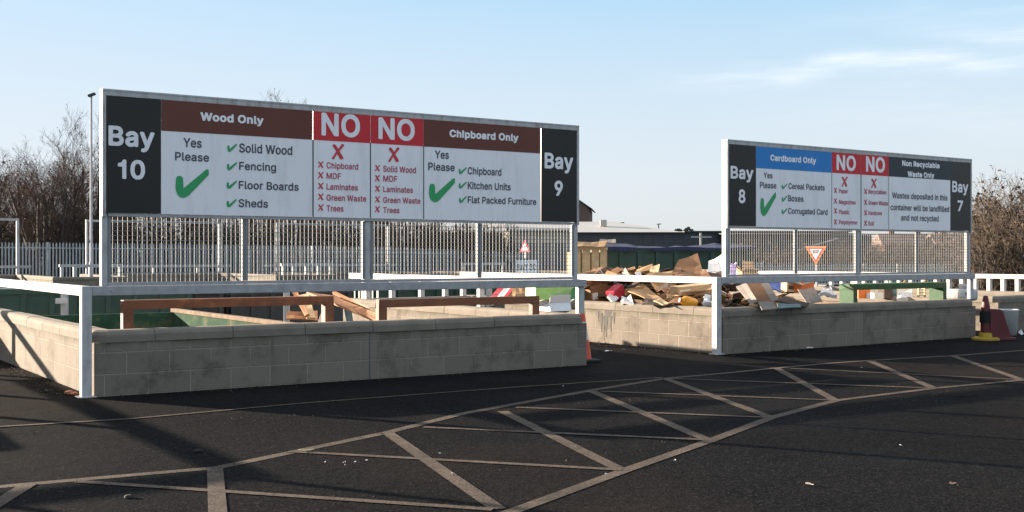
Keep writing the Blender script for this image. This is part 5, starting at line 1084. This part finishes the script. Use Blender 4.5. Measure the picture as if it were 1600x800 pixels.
w_ = MB(); w_.box(9.4, 24.2, -.3, 18.2, zb + .003, zb + .12); w_.build('flat_roof', M_SHED, t)
MB().box(2.1, 2.7, 4.2, 4.9, zb + .7, zb + 1.25).build('roof_vent', M_ROOF, t)
t = thing('brick_building', 'tall dark red brick gable at the right edge of the big sign', 'building', (3.0, 150, LOW), R(-6))
M_BRICKB = block_mat('red_brickwork', (.105, .042, .032), (.13, .10, .085), .3); M_GLASS = mat('dull_glass', (.08, .10, .12), .15, .1)
h0 = 1.45 + 75 / 1810 * 150 - LOW; h1 = 1.45 + 88 / 1810 * 150 - LOW
b = MB(); b.prism([(0, 0), (6.9, 0), (6.9, h0), (3.45, h0 + 2.4), (0, h0)], 0, 14); b.build('wall', M_BRICKB, t)
for s_ in (-1, 1):
    e0 = Vector((3.45, -.25, h0 + 2.46)); e1 = Vector((3.45 + s_ * 3.85, -.25, h0 - .2)); f1 = e1 + Vector((0, 14.5, 0)); f0 = e0 + Vector((0, 14.5, 0))
    MB().slab([e0, e1, f1, f0], .12).build('roof', M_SHED, t)
for x, z in ((4.9, h0 - 2.9), (4.9, h0 - .9), (1.6, h0 - 2.9)):
    fr = MB(); fr.box(x, x + .8, -.05, -.004, z, z + 1.3); f_ = fr.build('window', M_ROOF, t); MB().box(x + .08, x + .72, -.062, -.052, z + .08, z + 1.22).build('pane', M_GLASS, f_)
# glazed pale shed seen through the Bay 9 mesh
t = thing('garden_centre_shed', 'pale roofed shed with glazed gable behind the right end of the big sign mesh', 'building', px(795, 440, 84).to_2d().to_3d() + Vector((0, 0, -.8)), R(3))
M_CREAM = mat('cream_render', (.34, .31, .25), .8, .2, .8)
zz = 1.45 + 40 / 1810 * 84 + .8; MB().box(0, 4.4, 0, 8, 0, zz).build('wall', M_CREAM, t)
MB().slab([(-.2, -.3, zz), (4.6, -.3, zz), (4.6, 4, zz + .7), (-.2, 4, zz + .7)], .08).build('roof', M_ROOF, t)
for k in range(4): MB().box(.25 + k * 1.05, .95 + k * 1.05, -.03, -.003, 1.2, zz - .9).build('window', M_GLASS, t)
# houses far right behind the mesh
M_HBR = mat('house_brick', (.12, .05, .036), .85, .15, 2); M_TILE = mat('house_tiles', (.13, .085, .07), .8, .15, 2); M_RENDER = mat('house_render', (.58, .56, .52), .8, .06, 1)
def house(x, d, w, rz, label, wall):
    t = thing('house', label, 'house', (px(x, 440, d).x, d, LOW), R(rz), 'houses beyond the right fence')
    h = 1.45 + 18 / 1810 * d - LOW; rh = 1.45 + 36 / 1810 * d - LOW
    MB().box(0, w, 0, 7, 0, h).build('wall', wall, t)
    rr = MB(); A = [(-.3, -.4, h + .003), (w + .3, -.4, h + .003), (w + .3, 7.4, h + .003), (-.3, 7.4, h + .003)]; q1, q2 = (.0, 3.5, rh), (w, 3.5, rh)
    rr.face([A[0], A[1], q2, q1]); rr.face([A[1], A[2], q2]); rr.face([A[2], A[3], q1, q2]); rr.face([A[3], A[0], q1]); ro = rr.build('roof', M_TILE, t)
    MB().box(w * .3, w * .3 + .6, 3.2, 3.9, rh - .5, rh + .9).build('chimney', M_HBR, ro)
    for k in range(3):
        a = .6 + k * (w - 1.2) / 3
        f_ = MB().box(a, a + 1.1, -.05, -.003, h - 1.5, h - .35).build('window', M_RENDER, t); MB().box(a + .08, a + 1.02, -.06, -.052, h - 1.42, h - .43).build('pane', M_GLASS, f_)
        f_ = MB().box(a, a + 1.1, -.05, -.003, h - 4.2, h - 3.0).build('window', M_RENDER, t); MB().box(a + .08, a + 1.02, -.06, -.052, h - 4.12, h - 3.08).build('pane', M_GLASS, f_)
    return t
house(1382, 128, 4.2, -5, 'red brick house at the left of the row behind the small sign mesh', M_HBR)
house(1424, 130, 4.2, -5, 'white rendered house in the middle of the row behind the small sign mesh', M_RENDER)
house(1466, 127, 4.2, -5, 'red brick house at the right of the row behind the small sign mesh', M_HBR)
t = thing('grey_shed', 'long dark shed with a white gable line behind the left half of the small mesh', 'building', (px(1140, 440, 100).x, 100, LOW), R(3))
zh = 1.45 + 33 / 1810 * 100 - LOW
MB().box(0, 12.5, 0, 10, 0, zh).build('wall', M_SHED, t); MB().slab([(-.3, -.3, zh + .01), (12.8, -.3, zh + .01), (12.8, 10, zh + .35), (-.3, 10, zh + .35)], .08).build('roof', M_SHED, t)
MB().bar((3.6, -.12, zh - 2.0), (9.4, -.12, zh - .3), .12).build('barge_board', M_RENDER, t)
for x, y0, y1, d, lb in ((971, 349, 366, 150, 'thin far lamp column left of the distant trees'), (1029, 351, 366, 160, 'thin far lamp column just left of the round trees')):
    a = px(x, y1, d); t = thing('far_lamp_column', lb, 'lamp post', (a.x, a.y, LOW), 0, 'thin far lamp columns on the skyline'); z_ = px(x, y0, d).z - LOW
    MB().tube([(0, 0, 0), (0, 0, z_)], [.12, .08], 6).build('column', M_DKGREY, t); MB().bar((-.25, 0, z_ + .05), (.35, 0, z_ + .1), .25, .12).build('lamp_head', M_DKGREY, t)
a = px(1095, 400, 75); t = thing('white_mast', 'white mast with short cross arms right of the netted container', 'post', (a.x, a.y, LOW)); z_ = px(1095, 364, 75).z - LOW
MB().box(-.06, .06, -.06, .06, 0, z_).build('mast', M_WHITE, t); MB().box(-.6, .7, -.04, -.0, z_ - .3, z_ - .22).build('cross_arm', M_WHITE, t)

# grit, bark and dead leaves swept up along the wall bases
def grit(f, pts, n, seed, label):
    r = random.Random(seed); mb = MB()
    for _ in range(n):
        (a, b) = r.choice(pts); k = r.random(); c = f.p(*(a[i] + (b[i] - a[i]) * k for i in (0, 1))); q = r.gauss(0, 1)
        c += Vector((r.gauss(0, .10), r.gauss(0, .10), 0)); sz = r.uniform(.005, .017) * (.55 if n == 500 else 1); ang = r.uniform(0, 6.28)
        d = Vector((math.cos(ang), math.sin(ang), 0)) * sz; e = Vector((-d.y, d.x, 0)) * r.uniform(.25, .7); h = Vector((0, 0, r.uniform(.002, .012)))
        z = Vector((0, 0, .003)); mb.cur = r.choice((0, 0, 1, 2))
        mb.face([c - d - e * .4 + z, c + e + z + h, c + d + z, c - e + z + h * .3]); mb.face([c + d + z, c + e + z + h, c + z + h * 1.6])
    return tag(mb.build('wall_base_grit', None, None, mats=[mat('grit_dark', (.022, .016, .011), .95, .4, 20), mat('grit_leaf', (.10, .055, .025), .9, .4, 20), mat('grit_pale', (.13, .11, .085), .9, .3, 20)]), label, 'grit', kind='stuff')
grit(F1, [((-.08, 0), (-.02, 6.5))] * 3 + [((.1, -.12), (6.4, -.06))], 520, 3, 'dead leaves and grit gathered along the base of the big wall')
grit(F2, [((-.06, 0), (-.02, 6.0))] * 2 + [((.1, -.12), (6.4, -.06))], 1100, 4, 'dead leaves and grit gathered along the base of the smaller wall')
grit(F1, [((-3, -5.5), (9, -1.0)), ((-2, -2), (8, -4)), ((0, -6), (10, -4.2))], 500, 5, 'fine grit scattered over the open tarmac')

# ------------------------------------------------------------------ bare winter wood
M_BARK = mat('winter_bark', (.040, .032, .026), .9, .3, 3); M_TWIG = mat('winter_twigs', (.058, .040, .030), .9, .3, 2)
M_TWIGR = mat('reddish_twigs', (.092, .044, .029), .9, .35, 1.5); M_DEADLEAF = mat('dead_leaves', (.060, .035, .018), .8, .4, 3)
M_TWIGP = mat('pale_twigs', (.095, .070, .050), .9, .3, 2)
def tree_mesh(seed, H, spread, twig_m, leaf, dens=1.0, multi=1, upright=.6, flare=.45, twig_r=.008):
    """tapered trunk and limbs, then forking branches down to twigs, all as thin prisms; some keep dead leaves"""
    r = random.Random(seed); tr = MB(); cr = MB()
    def rv(): return Vector((r.gauss(0, 1), r.gauss(0, 1), r.gauss(0, 1))).normalized()
    def grow(p, d, L, rad, lev):
        n = 4 if lev < 2 else 3; pts = [p]; rs = [rad]; q = p.copy(); dd = d.copy()
        for i in range(n):
            dd = (dd + rv() * (.16 if lev else .07) + Vector((0, 0, .10 * upright))).normalized(); q = q + dd * L / n; pts.append(q.copy()); rs.append(max(twig_r * .5, rad * (1 - .62 * (i + 1) / n)))
        (tr if lev < 2 else cr).tube(pts, rs, 6 if lev == 0 else 4 if lev == 1 else 3, False)
        if lev >= 4: 
            if leaf and r.random() < leaf:
                c = pts[-1]; a = rv() * .06; b = rv() * .06; cr.cur = 1; cr.face([c + a, c + b, c - a, c - b]); cr.cur = 0
            return
        k = int({0: 9, 1: 6, 2: 5, 3: 4}[lev] * dens + r.random())
        for i in range(k):
            t = r.uniform(.28 if lev == 0 else .2, 1.0); x = t * n; j = min(n - 1, int(x)); b = pts[j].lerp(pts[j + 1], x - j)
            ax = (pts[j + 1] - pts[j]).normalized(); side = rv(); side = (side - ax * side.dot(ax)).normalized()
            nd = (ax * (1 - flare * r.uniform(.7, 1.3)) + side * spread * r.uniform(.6, 1.2) + Vector((0, 0, .25 * upright))).normalized()
            grow(b, nd, L * r.uniform(.38, .62) * (1.1 - .35 * t if lev == 0 else 1), max(twig_r * .8, rs[j] * r.uniform(.35, .55)), lev + 1)
    for m in range(multi):
        d = Vector((r.uniform(-.35, .35) * (multi > 1), r.uniform(-.35, .35) * (multi > 1), 1)).normalized()
        grow(Vector((r.uniform(-.3, .3), r.uniform(-.3, .3), 0)) * (multi > 1), d, H * (.78 if multi == 1 else r.uniform(.6, .8)), H * .013 + .03, 0)
    return tr, cr, twig_m
def make_tree(name, seed, H, spread, twig, leaf, **k):
    tr, cr, tm = tree_mesh(seed, H, spread, twig, leaf, **k)
    t = thing(name, 'x', 'tree'); tr.build('trunk', M_BARK, t); cr.build('crown', None, t, mats=[tm, M_DEADLEAF]); return t
PT = [make_tree('bare_tree', 21, 8.6, .75, M_TWIG, .02, dens=1.1), make_tree('bare_tree', 22, 8.0, .85, M_TWIGR, .10, dens=1.05), make_tree('bare_tree', 23, 9.0, .6, M_TWIG, .03, upright=1.1, dens=1.15),
      make_tree('bare_tree', 24, 7.0, .9, M_TWIGR, .10, multi=3, dens=.8), make_tree('bare_tree', 25, 7.4, .8, M_TWIG, .06, multi=2)]
PB = [make_tree('bare_shrub', 31, 4.6, .7, M_TWIGP, .08, multi=5, dens=.8, upright=.8, twig_r=.007), make_tree('bare_shrub', 32, 4.2, .8, M_TWIGP, .15, multi=5, dens=.8, twig_r=.007)]
used = set()
NAT = {}
def height(o): return max((v.co.z for c in o.children for v in c.data.vertices))
for _t in PT + PB: NAT[_t.name] = height(_t)
def plant(proto, x, y, z, rz, sc, label, group, cat='tree'):
    o = proto if proto.name not in used else copy_tree(proto); used.add(proto.name)
    o.location = (x, y, z); o.rotation_euler = (0, 0, rz); o.scale = (sc, sc, sc); return tag(o, label, cat, group)
GW = 'bare winter trees of the wood behind the left fence'
rt = random.Random(77)
KIND = ['grey brown bare tree with forking crown in the wood behind the left fence', 'reddish brown tree with clinging dead leaves in the left wood', 'slim upright bare tree in the wood behind the left fence', 'reddish many stemmed bare tree in the left wood', 'twin stemmed bare tree in the wood behind the left fence']
# front row: skyline of the gap left of the sign, as the photograph has it (pixel column, top row)
for (xp, yt, d, k) in ((-12, 205, 64, 0), (14, 248, 63, 4), (38, 232, 66, 1), (64, 206, 67, 0), (88, 226, 64, 3), (112, 163, 66, 2), (128, 205, 70, 1), (150, 215, 64, 1), (-30, 215, 70, 3), (52, 244, 60, 3), (100, 240, 61, 4)):
    H = 1.45 + (400 - yt) / 1810 * d; P0 = PT[k]
    plant(P0, px(xp, 400, d).x, d, -.02, rt.uniform(0, 6.28), H / NAT[PT[k].name], KIND[k], GW)
for i in range(34):
    xp = 150 + 620 * (i / 33) + rt.uniform(-12, 12); d = rt.uniform(74, 92); k = rt.randrange(5)
    H = rt.uniform(6.2, 8.6) * (1 if xp < 640 else .62)
    plant(PT[k], px(xp, 400, d).x, d, -.3, rt.uniform(0, 6.28), H / NAT[PT[k].name], KIND[k], GW)
plant(PT[2], px(474, 400, 80).x, 80, -.2, 1.0, (1.75 + 266 / 1810 * 80) / NAT[PT[2].name], 'tallest bare tree, its twigs showing above the middle of the big sign', GW)
for i in range(10):
    xp = -60 + 250 * (i / 9) + rt.uniform(-8, 8); d = rt.uniform(72, 86); k = rt.randrange(5)
    plant(PT[k], px(xp, 400, d).x, d, -.02, rt.uniform(0, 6.28), rt.uniform(6.5, 8.0) / NAT[PT[k].name], KIND[k], GW)
GR = 'bare shrubs at the right edge behind the white rails'
for (xp, yt, d, k) in ((1536, 292, 47, 0), (1556, 270, 49, 1), (1580, 262, 50, 0), (1604, 258, 48, 1), (1524, 330, 52, 1), (1620, 285, 45, 0), (1545, 330, 44, 1), (1570, 315, 45, 0), (1595, 310, 44, 1), (1590, 290, 54, 0), (1562, 300, 55, 1)):
    H = 1.45 + (400 - yt) / 1810 * d + 1.2
    plant(PB[k], px(xp, 400, d).x, d, -1.2, rt.uniform(0, 6.28), H / NAT[PB[k].name], ['dense pale brown bare shrub at the right edge behind the white rails', 'bushy bare shrub holding dead leaves at the right edge'][k], GR, 'shrub')
GM = 'bare shrubs beyond the fence behind the small sign mesh'
for i in range(16):
    xp = 1130 + 390 * i / 15 + rt.uniform(-8, 8); d = rt.uniform(70, 84); k = i % 2
    H = (1.45 + (400 - rt.uniform(362, 376)) / 1810 * d + 1.3); plant(PB[k], px(xp, 400, d).x, d, -1.3, rt.uniform(0, 6.28), H / NAT[PB[k].name], ['pale twiggy bare shrub beyond the fence behind the small mesh', 'bushy leaf holding shrub beyond the fence behind the small mesh'][k], GM, 'shrub')

# dense tangle of brambles and brushwood filling the wood floor: nobody could count it
def thicket(name, x0, x1, dy, z, hmax, n, m, seed, label):
    r = random.Random(seed); mb = MB()
    for i in range(n):
        xp = r.uniform(x0, x1); d = r.uniform(*dy); h = hmax * r.uniform(.25, 1.0) ** .8; b = Vector((px(xp, 400, d).x, d, z))
        q = b + Vector((r.uniform(-.5, .5) * h * .5, r.uniform(-.3, .3) * h * .5, h)); mid = b.lerp(q, .5) + Vector((r.uniform(-.2, .2), 0, 0))
        w = r.uniform(.02, .045)
        mb.tube([b, mid, q], [w, w * .8, w * .3], 3, False)
        for k in range(4):
            p = b.lerp(q, r.uniform(.3, 1)); e = p + Vector((r.uniform(-.7, .7), r.uniform(-.4, .4), r.uniform(.1, .8))); mb.tube([p, e], [w * .4, w * .15], 3, False)
        for k in range(5):
            p = b.lerp(q, r.uniform(.05, .95)) + Vector((r.uniform(-.35, .35), r.uniform(-.3, .3), r.uniform(-.2, .2))); a = Vector((r.uniform(-1, 1), r.uniform(-1, 1), r.uniform(-1, 1))) * .11; c = Vector((r.uniform(-1, 1), r.uniform(-1, 1), r.uniform(-1, 1))) * .11
            mb.cur = 1; mb.face([p + a, p + c, p - a, p - c]); mb.cur = 0
    M_BR = mat('bramble_leaf', (.018, .018, .010), .9, .4, 3)
    o = mb.build(name, None, None, mats=[m, M_BR]); return tag(o, label, 'undergrowth', kind='stuff')
thicket('brushwood', -60, 180, (61, 80), -.05, 4.4, 1200, M_TWIG, 1, 'dense dark brushwood between the trees of the left wood')
thicket('brushwood', 150, 800, (68, 88), -.5, 4.4, 2600, M_TWIG, 2, 'dark brushwood behind the fence and the big sign mesh')
thicket('brushwood', 1130, 1640, (66, 76), -1.6, 3.2, 1500, M_TWIGP, 3, 'tangled brushwood behind the right fence and the small mesh')
thicket('brushwood', 1500, 1660, (42, 54), -1.6, 2.8, 380, M_TWIGP, 4, 'tangled brushwood under the shrubs at the right edge')

# distant evergreens on the skyline between the signs
M_EVG = mat('distant_foliage', (.045, .065, .035), .9, .4, .6)
def round_tree(x, d, yt, w, label, seed):
    r = random.Random(seed); a = px(x, 400, d); H = 1.45 + (400 - yt) / 1810 * d - LOW; t = thing('round_tree', label, 'tree', (a.x, a.y, LOW), 0, 'far round trees on the skyline between the signs')
    MB().tube([(0, 0, 0), (.05, 0, H * .5), (0, .1, H * .85)], [.22, .15, .05], 6).build('trunk', M_BARK, t)
    m = MB(); C = [(Vector((r.uniform(-w, w) * .55, r.uniform(-w, w) * .5, H - w * r.uniform(.5, 1.6))), w * r.uniform(.35, .6)) for _ in range(9)]
    for c, s in C:
        for _ in range(160):
            v = Vector((r.gauss(0, 1), r.gauss(0, 1), r.gauss(0, 1))).normalized() * s * r.uniform(.6, 1.0); p = c + v; q = Vector((r.uniform(-1, 1), r.uniform(-1, 1), r.uniform(-1, 1))) * .22; u = Vector((r.uniform(-1, 1), r.uniform(-1, 1), r.uniform(-1, 1))) * .22
            m.face([p + q, p + u, p - q, p - u])
    m.build('crown', M_EVG, t); return t
round_tree(1038, 150, 359, 1.1, 'leftmost small round tree on the skyline between the signs', 1)
round_tree(1051, 150, 353.5, 1.6, 'tallest round tree on the skyline between the signs', 2)
round_tree(1072, 152, 355.5, 1.6, 'right hand round tree on the skyline near the small sign', 3)
